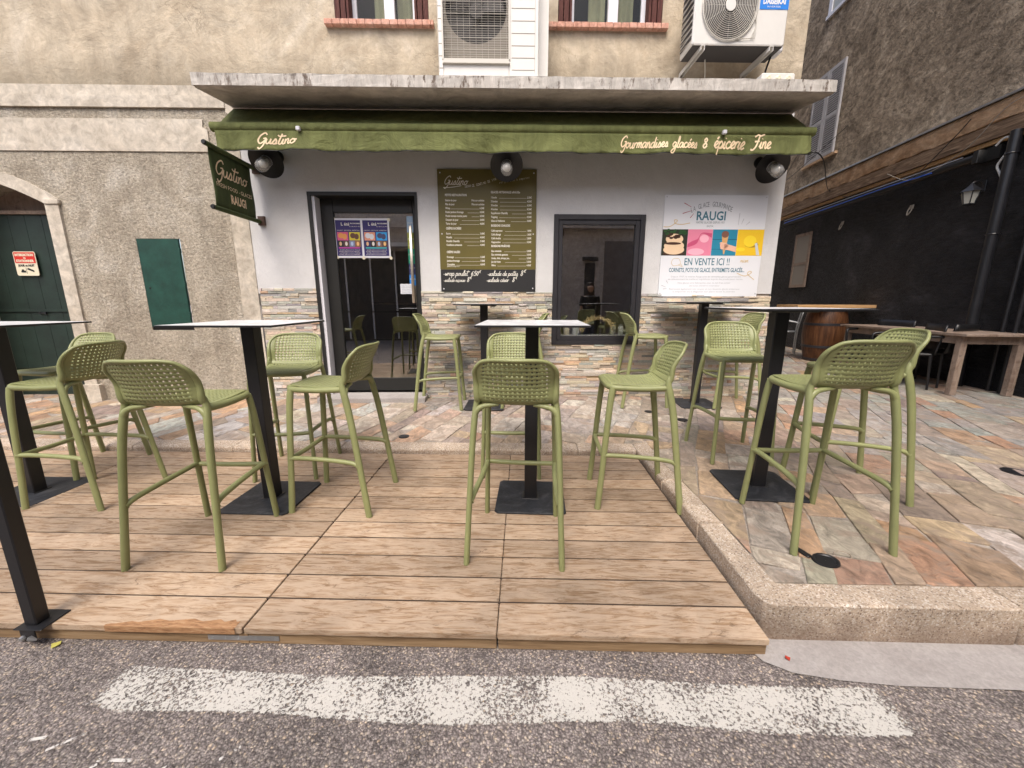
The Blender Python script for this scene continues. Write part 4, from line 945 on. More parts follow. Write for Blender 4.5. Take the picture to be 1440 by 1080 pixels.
m = MB(); m.box(a0+.05, a1, -.07, -.01, 3.0, 3.055); m.build('wall_rail', 'anthracite', aw)
for s in (-2.627, 1.30):
    MB().cbox(s-.018, s+.018, -.462, -.43, 2.742, 2.775, .004).build('bracket_tab', 'pvc', aw)
for s in (-3.3, 2.05):
    MB().tube([(s, -.05, 2.93), (s, -.37, 2.80)], .012, 8).build('folding_arm', 'anthracite', aw)

# ================================================================== WALL LAMPS
def lamp(s, z, lab):
    t = thing('wall_lamp', lab, 'wall lamp', at(s, 0, z), FY, 'black wall lamps under the awning')
    MB().lathe([(.055, 0), (.055, .02), (.03, .04), (.001, .04)], 20, Matrix.Rotation(PI/2, 4, 'X')).build('wall_mount', 'shade', t, smooth=40)
    ax = Vector((0, -1, -.75)).normalized()
    R = Matrix.Translation((0, -.22, -.095)) @ ax.to_track_quat('Z', 'X').to_matrix().to_4x4()
    MB().tube(spline([(0, -.03, 0), (0, -.10, .012), (0, -.17, -.03), (0, -.20, -.07)], 4), .014, 10).build('arm', 'shade', t, smooth=50)
    MB().lathe([(.001, -.05), (.045, -.05), (.05, -.01), (.10, .0), (.158, .022), (.160, .026), (.10, .006), (.045, .002), (.001, .002)], 36, R).build('shade', 'shade', t, smooth=40)
    j = MB().lathe([(.050, .004), (.054, .02), (.058, .13), (.050, .165), (.03, .185), (.001, .190)], 20, R).build('glass_jar', 'jar', t, smooth=60)
    MB().lathe([(.014, .004), (.018, .03), (.036, .07), (.038, .10), (.026, .125), (.001, .135)], 16, R).build('bulb', 'bulb', t, smooth=60)
    MB().lathe([(.051, .018), (.053, .02), (.053, .028), (.051, .03)], 20, R).build('jar_ring', 'zinc', t)
lamp(-3.06, 2.66, 'black disc lamp with glass jar under the awning beside the banner')
lamp(-.727, 2.64, 'black disc lamp with a glass jar above the top of the olive menu board')
lamp(1.925, 2.64, 'black disc lamp with glass jar under the awning above the white poster')

# ================================================================== SIGNS
mb = thing('menu_board', 'olive menu board with white prices and a black chalk strip', 'menu board', at(-1.447, .004, 1.322), FY)
mw, mh = 1.035, 1.235
MB().cbox(0, mw, -.014, 0, .235, mh, .002).build('printed_panel', 'menu', mb); MB().cbox(.002, mw-.002, -.0135, 0, 0, .234, .002).build('chalk_strip', 'slate', mb)
m = MB()
for (a, b) in ((.03, mh-.035), (.03, .6), (mw-.03, .6), (.03, .03), (mw-.03, .035), (mw-.03, mh-.035)): m.lathe([(.007, 0), (.007, .002), (.001, .003)], 10, Matrix.Translation((a, -.015, b)) @ Matrix.Rotation(PI/2, 4, 'X'))
m.build('screw_head', 'pvc', mb)
L = MB()
q = script('Gustino', .245, w=.17, slant=.35); L.v += [(x+.065, -.0155, z+1.085) for x, y, z in q.v]; L.f += q.f; L.c += q.c
# flourish line under the logo
P = spline([(.06, 0, 1.055), (.15, 0, 1.06), (.25, 0, 1.075)], 6)
L.grid([[(p.x, -.0156, p.z+.004) for p in P], [(p.x, -.0156, p.z-.002) for p in P]])
txt = 'SERVICE CONTINU DE 11H'; 
for i, ch in enumerate(txt):
    x = .285+i*.0150; z = 1.058+.075*(i/len(txt))**1.6
    if ch != ' ': add_text(L, ch, x, z, .034, y=-.0157, rot=.10+.25*i/len(txt), sx=.65, bold=.0004)
txt = 'sur place ou à emporter'
for i, ch in enumerate(txt):
    x = .645+i*.0140; z = 1.098+.052*(i/len(txt))
    if ch != ' ': add_text(L, ch, x, z, .032, y=-.0157, rot=.18, sx=.6)
def items(x0, x1, z, head, rows, step=.0385):
    add_text(L, head, x0, z, .030, y=-.0157, sx=.72, bold=.0009)
    z -= .050
    for nm, pr in rows:
        add_text(L, nm, x0, z, .0265, y=-.0157, sx=.78, bold=.0007)
        wn = len(nm)*.0105+.012
        add_text(L, pr, x1, z, .0265, y=-.0157, sx=.78, bold=.0007, align='RIGHT')
        if '€' in pr: L.quad((x0+wn, -.0157, z), (x1-.055, -.0157, z), (x1-.055, -.0157, z+.0022), (x0+wn, -.0157, z+.0022))
        z -= step
    return z
pe = 'Prix sur ardoise'
items(.075, .485, .975, 'PETITE RESTAURATION', [('Salade du jour', pe), ('Plat du jour', pe), ('Wrap', '6.50€'), ('Panini jambon fromage', '4.50€'), ('Panini tomate mozza pesto', '4.50€'), ('Dessert du jour', '3.00€'), ('Tarte du jour', '4.00€')])
items(.075, .485, .645, 'CRÊPES SUCRÉES', [('Sucre', '3.00€'), ('Nutella', '4.00€'), ('Nutella Chantilly', '5.00€'), ('Confiture artisanale', '4.00€')])
items(.075, .485, .405, 'CRÊPES SALÉES', [('Fromage', '5.50€'), ('Jambon fromage', '7.00€'), ('Complète', '8.00€')])
add_text(L, 'jambon fromage oeuf', .075, .262, .022, y=-.0157, sx=.7)
items(.555, .985, 1.005, 'GLACES ARTISANALES «RAUGI»', [('1 boule', '2.50€'), ('2 boules', '4.50€'), ('3 boules', '6.50€'), ('4 boules', '8.50€'), ('Supplément Chantilly', '1.00€'), ('Topping', '0.50€'), ("Glace à l'italienne", '3.00€')])
items(.555, .985, .675, 'BOISSONS CHAUDES', [('Café expresso', '1.80€'), ('Café allongé', '1.80€'), ('Café double', '2.80€'), ('Cappuccino', '3.50€')])
items(.555, .985, .468, 'BOISSONS FRAÎCHES', [('Eau minérale', '2.00€'), ('Eau minérale gazeuse', '3.00€'), ('Sodas, thés, sirops, jus...', '3.50€'), ('Jus de fruits', '3.50€'), ('Bière', '4.00€')], step=.037)
L.build('lettering', 'wletter', mb)
L = MB()
for (t_, x, z, w_) in (('-wrap poulet', .03, .17, .265), ('6.50€', .33, .17, .10), ('-salade de pâtes', .51, .17, .33), ('8€', .87, .17, .05), ('-salade niçoise', .03, .105, .235), ('8€', .285, .105, .045), ('-salade césar', .50, .105, .24), ('8€', .78, .105, .045)):
    q = script(t_.replace('â', 'a').replace('ç', 'ç'), w_, w=.2, slant=.25); i0 = len(L.v); L.v += [(a+x, -.0150+b, c+z) for a, b, c in q.v]; L.f += [tuple(i0+k for k in f) for f in q.f]; L.c += q.c
L.build('chalk_writing', 'wletter', mb)
# ice cream poster
ip = thing('ice_cream_poster', 'large white panel with four food pictures and blue lettering on the white wall', 'poster', at(.955, .004, 1.272), FY)
pw, ph = 1.11, 1.05
MB().cbox(0, pw, -.010, 0, 0, ph, .002).build('panel', 'panelwhite', ip)
cell = [(.02, .27), (.275, .27), (.55, .265), (.82, .28)]
zc0, zc1 = .435, .705; Yp = -.0115
def disc(m, cx_, cz_, rx, rz, y, n=24, a0=0, a1=2*PI):
    i0 = len(m.v); m.v.append((cx_, y, cz_)); 
    for i in range(n+1): t = a0+(a1-a0)*i/n; m.v.append((cx_+rx*math.cos(t), y, cz_+rz*math.sin(t)))
    for i in range(n): m.face((i0, i0+1+i, i0+2+i))
# picture 1: frosted cake on dark
random.seed(21)
pic = MB().box(0.0, .277, -.0112, -.009, zc0, zc1).build('cake_picture', colmat((.02, .025, .015)), ip)
m = MB(); disc(m, .135, zc0+.06, .115, .05, Yp-.0004); disc(m, .135, zc0+.10, .11, .055, Yp-.0005); disc(m, .135, zc0+.17, .095, .055, Yp-.0006); m.build('cream_layers', colmat((.75, .55, .36)), pic)
m = MB(); disc(m, .135, zc0+.02, .12, .018, Yp-.0003); disc(m, .12, zc0+.125, .09, .014, Yp-.0008)
for i in range(9): disc(m, .135+random.uniform(-.07, .07), zc0+.2+random.uniform(-.02, .03), .022, .012, Yp-.001)
m.build('chocolate', colmat((.06, .025, .015)), pic)
m = MB()
for i in range(14): disc(m, random.uniform(.02, .25), zc1-random.uniform(.005, .05), .018, .012, Yp-.0002)
m.build('leaves', colmat((.02, .08, .02)), pic)
pic = MB().box(.279, .547, -.0112, -.009, zc0, zc1).build('pink_ice_cream_picture', colmat((.72, .22, .33)), ip)
m = MB(); P = spline([(.28, 0, .52), (.38, 0, .56), (.43, 0, .66), (.54, 0, .62)], 8); m.grid([[(p.x, Yp-.0004, p.z) for p in P], [(p.x, Yp-.0004, min(zc1-.004, p.z+.03+.02*math.sin(i*.3))) for i, p in enumerate(P)]]); m.build('pink_fold', colmat((.55, .08, .18)), pic)
m = MB(); disc(m, .38, .475, .09, .035, Yp-.0005); disc(m, .46, .61, .05, .04, Yp-.0005); m.build('pink_highlight', colmat((.85, .42, .52)), pic)
pic = MB().box(.549, .819, -.0112, -.009, zc0, zc1).build('cone_picture', colmat((.02, .22, .34)), ip)
m = MB(); m.box(.549, .819, Yp-.0003, Yp, .50, .504); m.box(.549, .819, Yp-.0003, Yp, .60, .606); m.build('plank_lines', colmat((.01, .08, .14)), pic)
m = MB(); disc(m, .685, .655, .04, .035, Yp-.0008); m.build('ice_cream_scoop', colmat((.20, .09, .06)), pic)
m = MB(); i0 = len(m.v); m.v += [(.650, Yp-.0006, .635), (.722, Yp-.0006, .635), (.695, Yp-.0006, .45), (.682, Yp-.0006, .45)]; m.face((i0, i0+1, i0+2, i0+3)); m.build('cone', colmat((.62, .35, .14)), pic)
m = MB(); disc(m, .685, .535, .045, .035, Yp-.0010); m.grid([[(p.x, Yp-.0010, p.z+w_) for p in [Vector((.68, 0, .53)), Vector((.74, 0, .52)), Vector((.817, 0, .50))]] for w_ in (-.028, .028)])
for k in range(4): disc(m, .655+.004*k, .565-.018*k, .022, .010, Yp-.0012)
m.build('hand_holding_cone', colmat((.75, .45, .32)), pic)
pic = MB().box(.821, pw, -.0112, -.009, zc0, zc1).build('yellow_ice_cream_picture', colmat((.78, .50, .02)), ip)
m = MB(); disc(m, .965, .585, .07, .06, Yp-.0006); disc(m, .87, .50, .05, .02, Yp-.0005); m.build('yellow_scoop', colmat((.85, .62, .03)), pic)
m = MB(); disc(m, .985, .55, .075, .03, Yp-.0004); m.build('scoop_shadow', colmat((.35, .20, .02)), pic)
m = MB(); i0 = len(m.v); m.v += [(1.02, Yp-.0008, .56), (1.045, Yp-.0008, .57), (1.085, Yp-.0008, .44), (1.05, Yp-.0008, .44)]; m.face(range(i0, i0+4)); m.build('spoon', colmat((.55, .58, .60)), pic)
L = MB(); t_ = 'LA GLACE GOURMANDE'
for i, ch in enumerate(t_):
    u = i/(len(t_)-1)-.5
    if ch != ' ': add_text(L, ch, .50+u*.42, .935-.10*u*u*2.2+.012*u, .072, y=Yp, rot=-u*.42, sx=.55)
add_text(L, 'MAÎTRE GLACIER DEPUIS 1937', .355, .765, .030, y=Yp, fit=.31); add_text(L, 'BASTIA', .475, .728, .028, y=Yp, fit=.07)
L.build('lettering', 'gletter', ip)
L = MB(); add_text(L, 'RAUGI', .355, .80, .125, y=Yp, fit=.315, bold=.003)
add_text(L, 'EN VENTE ICI !!', .265, .335, .105, y=Yp, fit=.50, bold=.001); add_text(L, 'CORNETS, POTS DE GLACE, ENTREMETS GLACÉS...', .10, .262, .062, y=Yp, fit=.84, bold=.001)
L.build('lettering', 'dletter', ip)
L = MB()
for z_, t_, a_, f_ in ((.205, 'Depuis 1937, la maison Raugi crée de véritables glaces gourmandes', .13, .78), (.178, 'en sélectionnant les meilleurs ingrédients auprès des producteurs corses', .10, .83), (.138, 'Nos glaces sont fabriquées avec du lait frais entier', .21, .59), (.108, 'sans aucun colorant ni conservateur', .34, .34), (.072, 'Retrouvez également nos coupes et nos desserts glacés artisanaux', .12, .79), (.044, 'à emporter ou à déguster sur place toute la journée', .16, .70)):
    add_text(L, t_, a_, z_, .024, y=Yp, fit=f_)
L.build('small_print', 'lgletter', ip)
def flicks(segs, mat, r=.0035):
    m = MB()
    for a, b in segs:
        dx, dz = b[0]-a[0], b[1]-a[1]; l_ = math.hypot(dx, dz); nx, nz_ = -dz/l_*r, dx/l_*r
        m.quad((a[0]+nx, Yp, a[1]+nz_), (a[0]-nx, Yp, a[1]-nz_), (b[0]-nx*.5, Yp, b[1]-nz_*.5), (b[0]+nx*.5, Yp, b[1]+nz_*.5))
    m.build('drawn_marks', mat, ip)
flicks([((.21, .97), (.29, .93)), ((.20, .865), (.30, .895)), ((.285, .82), (.32, .865))], 'rletter')
flicks([((.82, .87), (.815, .75)), ((.87, .815), (.85, .76)), ((.94, .785), (.90, .75)), ((.08, .17), (.10, .14)), ((.03, .12), (.08, .10)), ((.05, .08), (.09, .085))], 'lgletter')
def squig(pts, mat, r=.0035):
    m = MB(); P = spline([(a, 0, b) for a, b in pts], 6); n_ = len(P); l1, l2 = [], []
    for k, p in enumerate(P):
        t = P[min(k+1, n_-1)]-P[max(k-1, 0)]; t.normalize(); l1.append((p.x-t.z*r, Yp-.0001, p.z+t.x*r)); l2.append((p.x+t.z*r, Yp-.0001, p.z-t.x*r))
    m.grid([l1, l2]); m.build('drawn_marks', mat, ip)
squig([(.005, .73), (.08, .735), (.15, .79), (.12, .80), (.13, .765), (.20, .755), (.29, .77)], 'gold')
squig([(.12, .36), (.14, .40), (.20, .40), (.22, .35), (.18, .33), (.14, .33), (.12, .36)], 'gold', .002); squig([(.22, .35), (.245, .32), (.20, .335)], 'gold', .002)
squig([(.86, .25), (.95, .22), (1.02, .255), (1.0, .27), (.98, .24), (1.06, .18)], 'gold'); q = script('miam', .09, w=.2); i_ = MB(); i_.v = [(a+.88, Yp+b, c+.365) for a, b, c in q.v]; i_.f = q.f; i_.c = q.c; i_.build('drawn_marks', 'gold', ip)
m = MB()
for (a, b) in ((.02, .03), (.02, ph-.02), (pw-.02, .03), (pw-.02, ph-.02)): m.lathe([(.006, 0), (.006, .002), (.001, .003)], 8, Matrix.Translation((a, -.0115, b)) @ Matrix.Rotation(PI/2, 4, 'X'))
m.build('screw_head', 'zinc', ip)
# hanging banner
bn = thing('hanging_banner', 'dark green hanging banner with cream lettering projecting at the left end of the awning', 'banner', at(-3.315, 0, 2.0), FY)
m = MB(); m.grid([[(.006*math.sin(t_*6)+.004*math.sin(u*5), -.09-u*.57, .045+t_*.49) for u in [i/12 for i in range(13)]] for t_ in [i/12 for i in range(13)]])
cv = m.build('cloth', 'banner', bn, smooth=60, solid=.003)
for zz in (.55, .035): MB().tube([(0, -.03, zz), (0, -.70, zz)], .021, 12).build('rod', 'banner', bn, smooth=50); MB().lathe([(.001, 0), (.019, 0), (.022, .008), (.016, .02), (.001, .02)], 12, Matrix.Translation((0, -.70, zz)) @ Matrix.Rotation(PI/2, 4, 'X')).build('end_cap', 'cable', bn)
MB().cbox(-.02, .05, -.03, -.001, .0, .09, .002).build('wall_bracket', 'rust', bn); MB().cbox(-.02, .05, -.03, -.001, .50, .59, .002).build('wall_bracket', 'rust', bn)
def onban(mb, name):
    mb.v = [(.012+.004*math.sin((v[2]-.045)/.49*6), -.66+v[0]+0*v[1], v[2]) for v in mb.v]; mb.build(name, 'cream', cv)
q = script('Gustino', .44, w=.19, slant=.25); L = MB(); L.v = [(a+.03, b, c*.9+.325) for a, b, c in q.v]; L.f = q.f; L.c = q.c; onban(L, 'lettering')
L = MB(); add_text(L, 'FRESH FOOD - GLACES', .02, .225, .05, fit=.50); onban(L, 'lettering')
L = MB(); add_text(L, 'RAUGI', .19, .115, .105, fit=.22, bold=.004); onban(L, 'lettering')
# event posters on the door, stickers, notice
ep = thing('event_posters', 'pair of purple event posters with white borders taped to the door glass', 'poster', at(-2.615, -.143, 1.69), FY)
MB().cbox(0, .60, -.003, 0, 0, .415, .001).build('sheet', 'panelwhite', ep)
random.seed(9)
for k, x0 in enumerate((.015, .31)):
    pn = MB().box(x0, x0+.272, -.0042, -.0031, .022, .395).build('poster_print', colmat((.03, .02, .13)), ep)
    L = MB(); add_text(L, 'L été', x0+.06, .34, .045, y=-.0052, bold=.001); add_text(L, 'PROGRAMME', x0+.16, .355, .018, y=-.0052, bold=.0005); add_text(L, 'DU 1ER AU 31 AOÛT', x0+.15, .325, .014, y=-.0052)
    add_text(L, 'CONCERTS - SPECTACLES - ANIMATIONS', x0+.01, .285, .014, y=-.0052, fit=.25)
    for r_ in range(4): add_text(L, 'ENTRÉE LIBRE PLACE DU MARCHÉ', x0+.02+.01*(r_ % 2), .032+r_*.016, .012, y=-.0052, fit=.22)
    L.build('lettering', 'wletter', pn)
    cs = [((.62, .10, .22), (.70, .30, .08)), ((.60, .50, .04), (.12, .05, .03))] if k == 0 else [((.70, .30, .18), (.65, .65, .70)), ((.03, .32, .70), (.05, .05, .12))]
    for j in range(2):
        xx = x0+.012+j*.130
        MB().box(xx, xx+.118, -.0050, -.0042, .185, .272).build('photo', colmat(cs[j][0]), pn); m = MB(); disc(m, xx+.04, .235, .03, .028, -.0054); disc(m, xx+.08, .225, .025, .03, -.0055); m.build('figures', colmat(cs[j][1]), pn)
    cs2 = [(.02, .02, .02), (.10, .05, .03), (.20, .22, .35), (.30, .14, .05)] if k == 0 else [(.02, .02, .10), (.02, .015, .01), (.25, .12, .05), (.12, .06, .04)]
    for j in range(4):
        xx = x0+.012+j*.063
        MB().box(xx, xx+.060, -.0050, -.0042, .118, .180).build('photo', colmat(cs2[j]), pn); m = MB(); disc(m, xx+.03, .15, .014, .022, -.0054); m.build('figures', colmat(((.7, .45, .25), (.75, .7, .65), (.4, .5, .7), (.8, .5, .2))[j]), pn)
    MB().box(x0+.02, x0+.25, -.0050, -.0042, .100, .114).build('caption_bar', colmat((.45, .05, .30) if k == 0 else (.05, .40, .42)), pn)
for (a, b) in ((.0, .415), (.60, .40), (.01, .005), (.30, .0), (.60, .0)): m = MB(); disc(m, a, b, .017, .017, -.0056); m.build('suction_pad', 'signcream', ep)
stk = thing('sticker_strip', 'vertical strip of coloured payment stickers inside the right edge of the door glass', 'stickers', at(-1.823, -.147, 1.43), FY)
zz = .70
for h_, c, t_ in ((.17, (.30, .42, .55), 'Ouvert'), (.17, (.28, .32, .04), 'MIDI'), (.16, (.0, .25, .14), 'PASS'), (.12, (.015, .02, .10), 'CARTE'), (.12, (.02, .22, .62), 'CB')):
    zz -= h_; o_ = MB().box(0, .075, -.0012, 0, zz+.002, zz+h_).build('sticker', colmat(c), stk)
    L = MB(); add_text(L, t_, .006, zz+h_*.55, .024, y=-.0018, fit=.06); add_text(L, t_.lower(), .01, zz+h_*.2, .014, y=-.0018, fit=.04); L.build('lettering', 'wletter', o_)
nt_ = MB().box(0, .155, -.002, 0, 0, .11).build('paper_notice', 'paper', loc=at(-1.93, -.145, 1.30), rz=FY); tag(nt_, 'small white paper notice on the door glass below the coloured stickers', 'notice')
L = MB(); 
for i in range(5): add_text(L, 'horaires d ouverture', .012, .085-i*.018, .012, y=-.0026, fit=.12)
L.build('lettering', 'gletter', nt_)
# no-parking plate
npn = thing('no_parking_sign', 'small red and cream no parking plate on the dark green gate', 'sign', at(-6.222, -.232, 1.50), FY)
def rrect(x0, x1, z0, z1, r, n=4):
    P = []
    for cx_, cz_, a in ((x1-r, z0+r, -PI/2), (x1-r, z1-r, 0), (x0+r, z1-r, PI/2), (x0+r, z0+r, PI)):
        for i in range(n+1): P.append((cx_+r*math.cos(a+PI/2*i/n), cz_+r*math.sin(a+PI/2*i/n)))
    return P
m = MB(); m.prism(rrect(0, .24, 0, .26, .02), -.006, 0, 'y'); pl = m.build('plate', 'signcream', npn)
m = MB(); m.prism(rrect(.008, .232, .135, .252, .008), -.0075, -.006, 'y'); m.build('red_field', 'redsign', npn)
L = MB(); add_text(L, 'INTERDICTION', .02, .212, .034, y=-.0085, fit=.2, bold=.002); add_text(L, 'de', .105, .183, .028, y=-.0085, bold=.001); add_text(L, 'STATIONNER', .022, .148, .034, y=-.0085, fit=.195, bold=.002); L.build('lettering', 'signcream', npn)
L = MB(); add_text(L, 'JOUR et NUIT', .03, .10, .03, y=-.0075, fit=.18, bold=.002)
L.prism([(.05, .035), (.10, .035), (.10, .055), (.085, .055), (.08, .068), (.06, .068), (.055, .052), (.05, .05)], -.0075, -.006, 'y'); L.prism([(.12, .068), (.19, .038), (.195, .05), (.185, .062), (.13, .085)], -.0075, -.006, 'y'); L.tube([(.11, -.007, .02), (.11, -.007, .09)], .0015, 5)
L.build('pictogram', 'cable', npn)

# ================================================================== AIR CONDITIONERS
ac = thing('air_conditioner', 'tall cream outdoor unit with a square wire grille standing on the concrete canopy', 'air conditioner', at(-1.335, .42, 3.135), FY, 'air conditioning units above the canopy')
W_, H_ = .895, 1.35
c = MB(); c.cbox(0, .045, 0, .33, 0, H_, .006); c.cbox(.63, W_, 0, .33, 0, H_, .006); c.cbox(.045, .63, .001, .33, 0, .20, .004); c.cbox(.045, .63, .001, .33, 1.22, H_, .004); c.box(.04, .64, .20, .329, .19, 1.23)
bd = c.build('casing', 'acwhite', ac)
m = MB()
for k in range(13): zz = .12+k*.095; m.box(.655, .86, -.0015, .001, zz, zz+.005)
m.box(.860, .862, -.0014, .001, .10, 1.30); m.build('panel_groove', 'actan', bd)
m = MB()
for k in range(13): zz = .13+k*.095; m.box(.006, .042, -.0015, .001, zz, zz+.005)
m.box(.004, .006, -.0014, .001, .10, 1.30); m.build('panel_groove', 'actan', bd)
m = MB(); R_ = .27; cxx, czz = .34, .62
# shroud plate with round hole
nn = 40; i0 = len(m.v)
for i in range(nn):
    t = 2*PI*i/nn+PI/4; k = min(.30/max(abs(math.cos(t)), 1e-6), .40/max(abs(math.sin(t)), 1e-6)); m.v.append((cxx+k*math.cos(t), .05, czz+k*math.sin(t))); m.v.append((cxx+R_*math.cos(t), .05, czz+R_*math.sin(t)))
for i in range(nn): a, b = i0+2*i, i0+2*((i+1) % nn); m.face((a, b, b+1, a+1))
m.build('fan_shroud', 'actan', ac)
m = MB(); m.quad((.045, .15, .19), (.63, .15, .19), (.63, .15, 1.23), (.045, .15, 1.23)); m.build('coil', 'acgrey', ac)
m = MB()
for k in range(3):
    a = k*2*PI/3; P = [[(cxx+r_*math.cos(a+t), .08+.05*t, czz+r_*math.sin(a+t)) for r_ in (.05, .15, .25)] for t in (0, .3, .6, .9)]; m.grid(P)
m.lathe([(.06, 0), (.06, .03), (.001, .04)], 16, Matrix.Translation((cxx, .1, czz)) @ Matrix.Rotation(PI/2, 4, 'X')); m.build('fan', 'acgrey', ac)
m = MB()
for k in range(56):
    zz = .205+k*.0182; big = k % 5 == 4; m.tube([(.05, -.004 if big else -.001, zz), (.625, -.004 if big else -.001, zz)], .0035 if big else .0016, 4, caps=False)
for k in range(11): xx = .065+k*.0545; m.tube([(xx, .002, .2), (xx, .002, 1.22)], .0013, 4, caps=False)
m.prism([(.035, .165), (.64, .165), (.625, .20), (.05, .20)], -.022, .0, 'y'); m.box(.035, .05, -.012, .0, .2, 1.22); m.box(.626, .641, -.012, 0, .2, 1.22)
m.build('grille', 'wire', ac)
m = MB(); m.prism([(W_, 0), (W_+.10, 0), (W_+.10, .80), (W_+.035, .86), (W_+.035, 1.3), (W_, 1.3)], .14, .31, 'y'); m.build('side_cover', 'acwhite', ac)
m = MB(); m.box(.722, .845, -.003, 0, .665, .85); m.build('blue_label', 'lblue', ac)
ac2 = thing('air_conditioner', 'smaller cream outdoor unit with round ringed fan grille on wall brackets', 'air conditioner', at(.925, .45, 3.458), FY, 'air conditioning units above the canopy')
W_, H_ = .835, .62
MB().cbox(0, W_, 0, .26, 0, H_, .01).build('casing', 'acwhite', ac2)
MB().box(.01, W_-.01, .012, .25, -.006, -.0005).build('underside', 'acgrey', ac2)
m = MB(); cxx, czz = .31, .300; disc(m, cxx, czz, .235, .262, -.003, 48); m.build('fan_opening', 'acgrey', ac2)
m = MB()
for k in range(15):
    r_ = .045+k*.0142; n_ = 36
    m.tube([(cxx+r_*1.0*math.cos(2*PI*i/n_), -.014, czz+r_*1.1*math.sin(2*PI*i/n_)) for i in range(n_)], .0026 if k < 14 else .006, 5, closed=True)
for k in range(12): t = 2*PI*k/12; m.tube([(cxx+.04*math.cos(t), -.010, czz+.04*math.sin(t)), (cxx+.24*math.cos(t), -.010, czz+.262*math.sin(t))], .0018, 4)
# squared lower right corner of the guard
for k in range(5): m.tube([(cxx+.20+.012*k, -.012, czz-.02-.02*k), (cxx+.245, -.012, czz-.12-.01*k), (cxx+.245-.01*k, -.012, czz-.25), (cxx+.09-.02*k, -.012, czz-.262)], .002, 4)
m.build('fan_guard', 'wire', ac2)
m = MB(); disc(m, cxx, czz, .045, .05, -.018, 24); m.build('fan_hub', 'acwhite', ac2)
MB().box(.575, .83, -.003, -.0005, .275, .42).build('blue_label', 'blue', ac2)
L = MB(); add_text(L, 'DAISEIKAI', .60, .315, .06, y=-.0045, fit=.20, bold=.003); add_text(L, 'INVERTER', .64, .288, .018, y=-.0045, fit=.12); L.build('lettering', 'panelwhite', ac2)
m = MB()
for k in range(10): m.box(-.006, -.001, .02+0*k, .24, .05+k*.055, .08+k*.055)
m.build('side_coil', 'acgrey', ac2)
m = MB()
for k in range(11): m.tube([(-.012, .02, .03+k*.052), (-.012, .24, .06+k*.052)], .004, 4)
m.build('side_grille', 'wire', ac2)
MB().cbox(W_, W_+.07, .12, .25, .02, .36, .01).build('valve_cover', 'panelwhite', ac2)
for sx in (.08, .70):
    m = MB(); m.box(sx, sx+.004, -.01, .449, -.045, -.007); m.box(sx, sx+.035, -.01, .449, -.011, -.007); m.box(sx+.031, sx+.035, -.01, .449, -.045, -.007); m.box(sx, sx+.035, .440, .4485, -.33, -.045); m.build('bracket', 'acwhite', ac2)
m = MB(); m.tube(spline([(.22, .20, -.01), (.26, .26, -.10), (.30, .35, -.25), (.33, .40, -.33)], 5), .006, 6); m.build('drain_hose', 'wire', ac2)
m = MB(); m.tube(spline([(W_-.02, .15, .0), (W_-.03, .2, -.12), (W_-.01, .25, -.22), (W_-.02, .35, -.33)], 5), .009, 6); m.build('pipe', 'cable', ac2)
bk = thing('mounting_block', 'small cream block with three round plugs on the right end of the canopy', 'mounting block', at(1.55, .52, 3.125), FY)
m = MB(); m.cbox(0, .30, 0, .10, 0, .085, .008); m.build('body', 'acwhite', bk)
for i in range(3):
    MB().lathe([(.001, .01), (.014, .012), (.022, .004), (.026, .0)], 14, Matrix.Translation((.06+i*.09, -.0005, .045)) @ Matrix.Rotation(PI/2, 4, 'X')).build('plug', 'signcream', bk, smooth=50)
st = MB(); st.tube([(0, 0, 0), (.03, .08, .04), (.035, .12, .03)], .012, 8); st.tube([(.02, .0, 0), (.07, .05, .02)], .010, 8); tag(st.build('pipe_stub', 'zinc', loc=at(.83, .50, 3.14), rz=FY), 'short grey pipe stub lying on the canopy left of the smaller air conditioner', 'pipe')

# ================================================================== RIGHT BUILDING
RW = thing('alley_building', 'tall brown stuccoed building along the alley with a black painted ground floor', 'building', (5.777, 4.589, 0), -math.radians(4.2095))
m = MB()
P = [[(0+.012*math.sin(t*2.1+z*3), t, z) for t in [i*.5-8 for i in range(45)]] for z in (-.1, .5, 1, 1.5, 2, 2.5, 3.15)]
m.grid(P); m.build('black_wall', 'black', RW, smooth=60)
m = MB(); m.quad((0, -8, 3.6), (0, 14, 3.6), (0, 14, 11), (0, -8, 11)); m.quad((0, -8, 3.1), (0, 14, 3.1), (0, 14, 3.6), (0, -8, 3.6)); m.quad((0, 14, -.1), (-6, 14, -.1), (-6, 14, 11), (0, 14, 11)); m.build('upper_wall', 'brown', RW)
m = MB(); random.seed(4)
ts = [i*.18-8 for i in range(100)]
m.grid([[(-.004, t, 3.60+.01*math.sin(t*3)) for t in ts], [(-.10, t, 3.585) for t in ts], [(-.115, t, 3.53+random.uniform(-.015, .015)) for t in ts], [(-.10, t, 3.42+random.uniform(-.02, .02)) for t in ts], [(-.085, t, 3.36+random.uniform(-.03, .02)) for t in ts], [(-.004, t, 3.34) for t in ts]])
m.build('render_ledge', 'orange', RW)
m = MB(); m.box(-.135, -.0, -8, 10, 3.600, 3.612); m.box(-.14, -.132, -8, 10, 3.585, 3.612); m.build('metal_flashing', 'zinc', RW)
m = MB(); m.cbox(-.085, 0, -8, 10, 3.17, 3.345, .01); m.build('timber_beam', 'beam', RW)
m = MB(); m.cbox(-.05, 0, -8, 10, 3.115, 3.165, .008); m.build('lower_moulding', 'tablewood', RW)
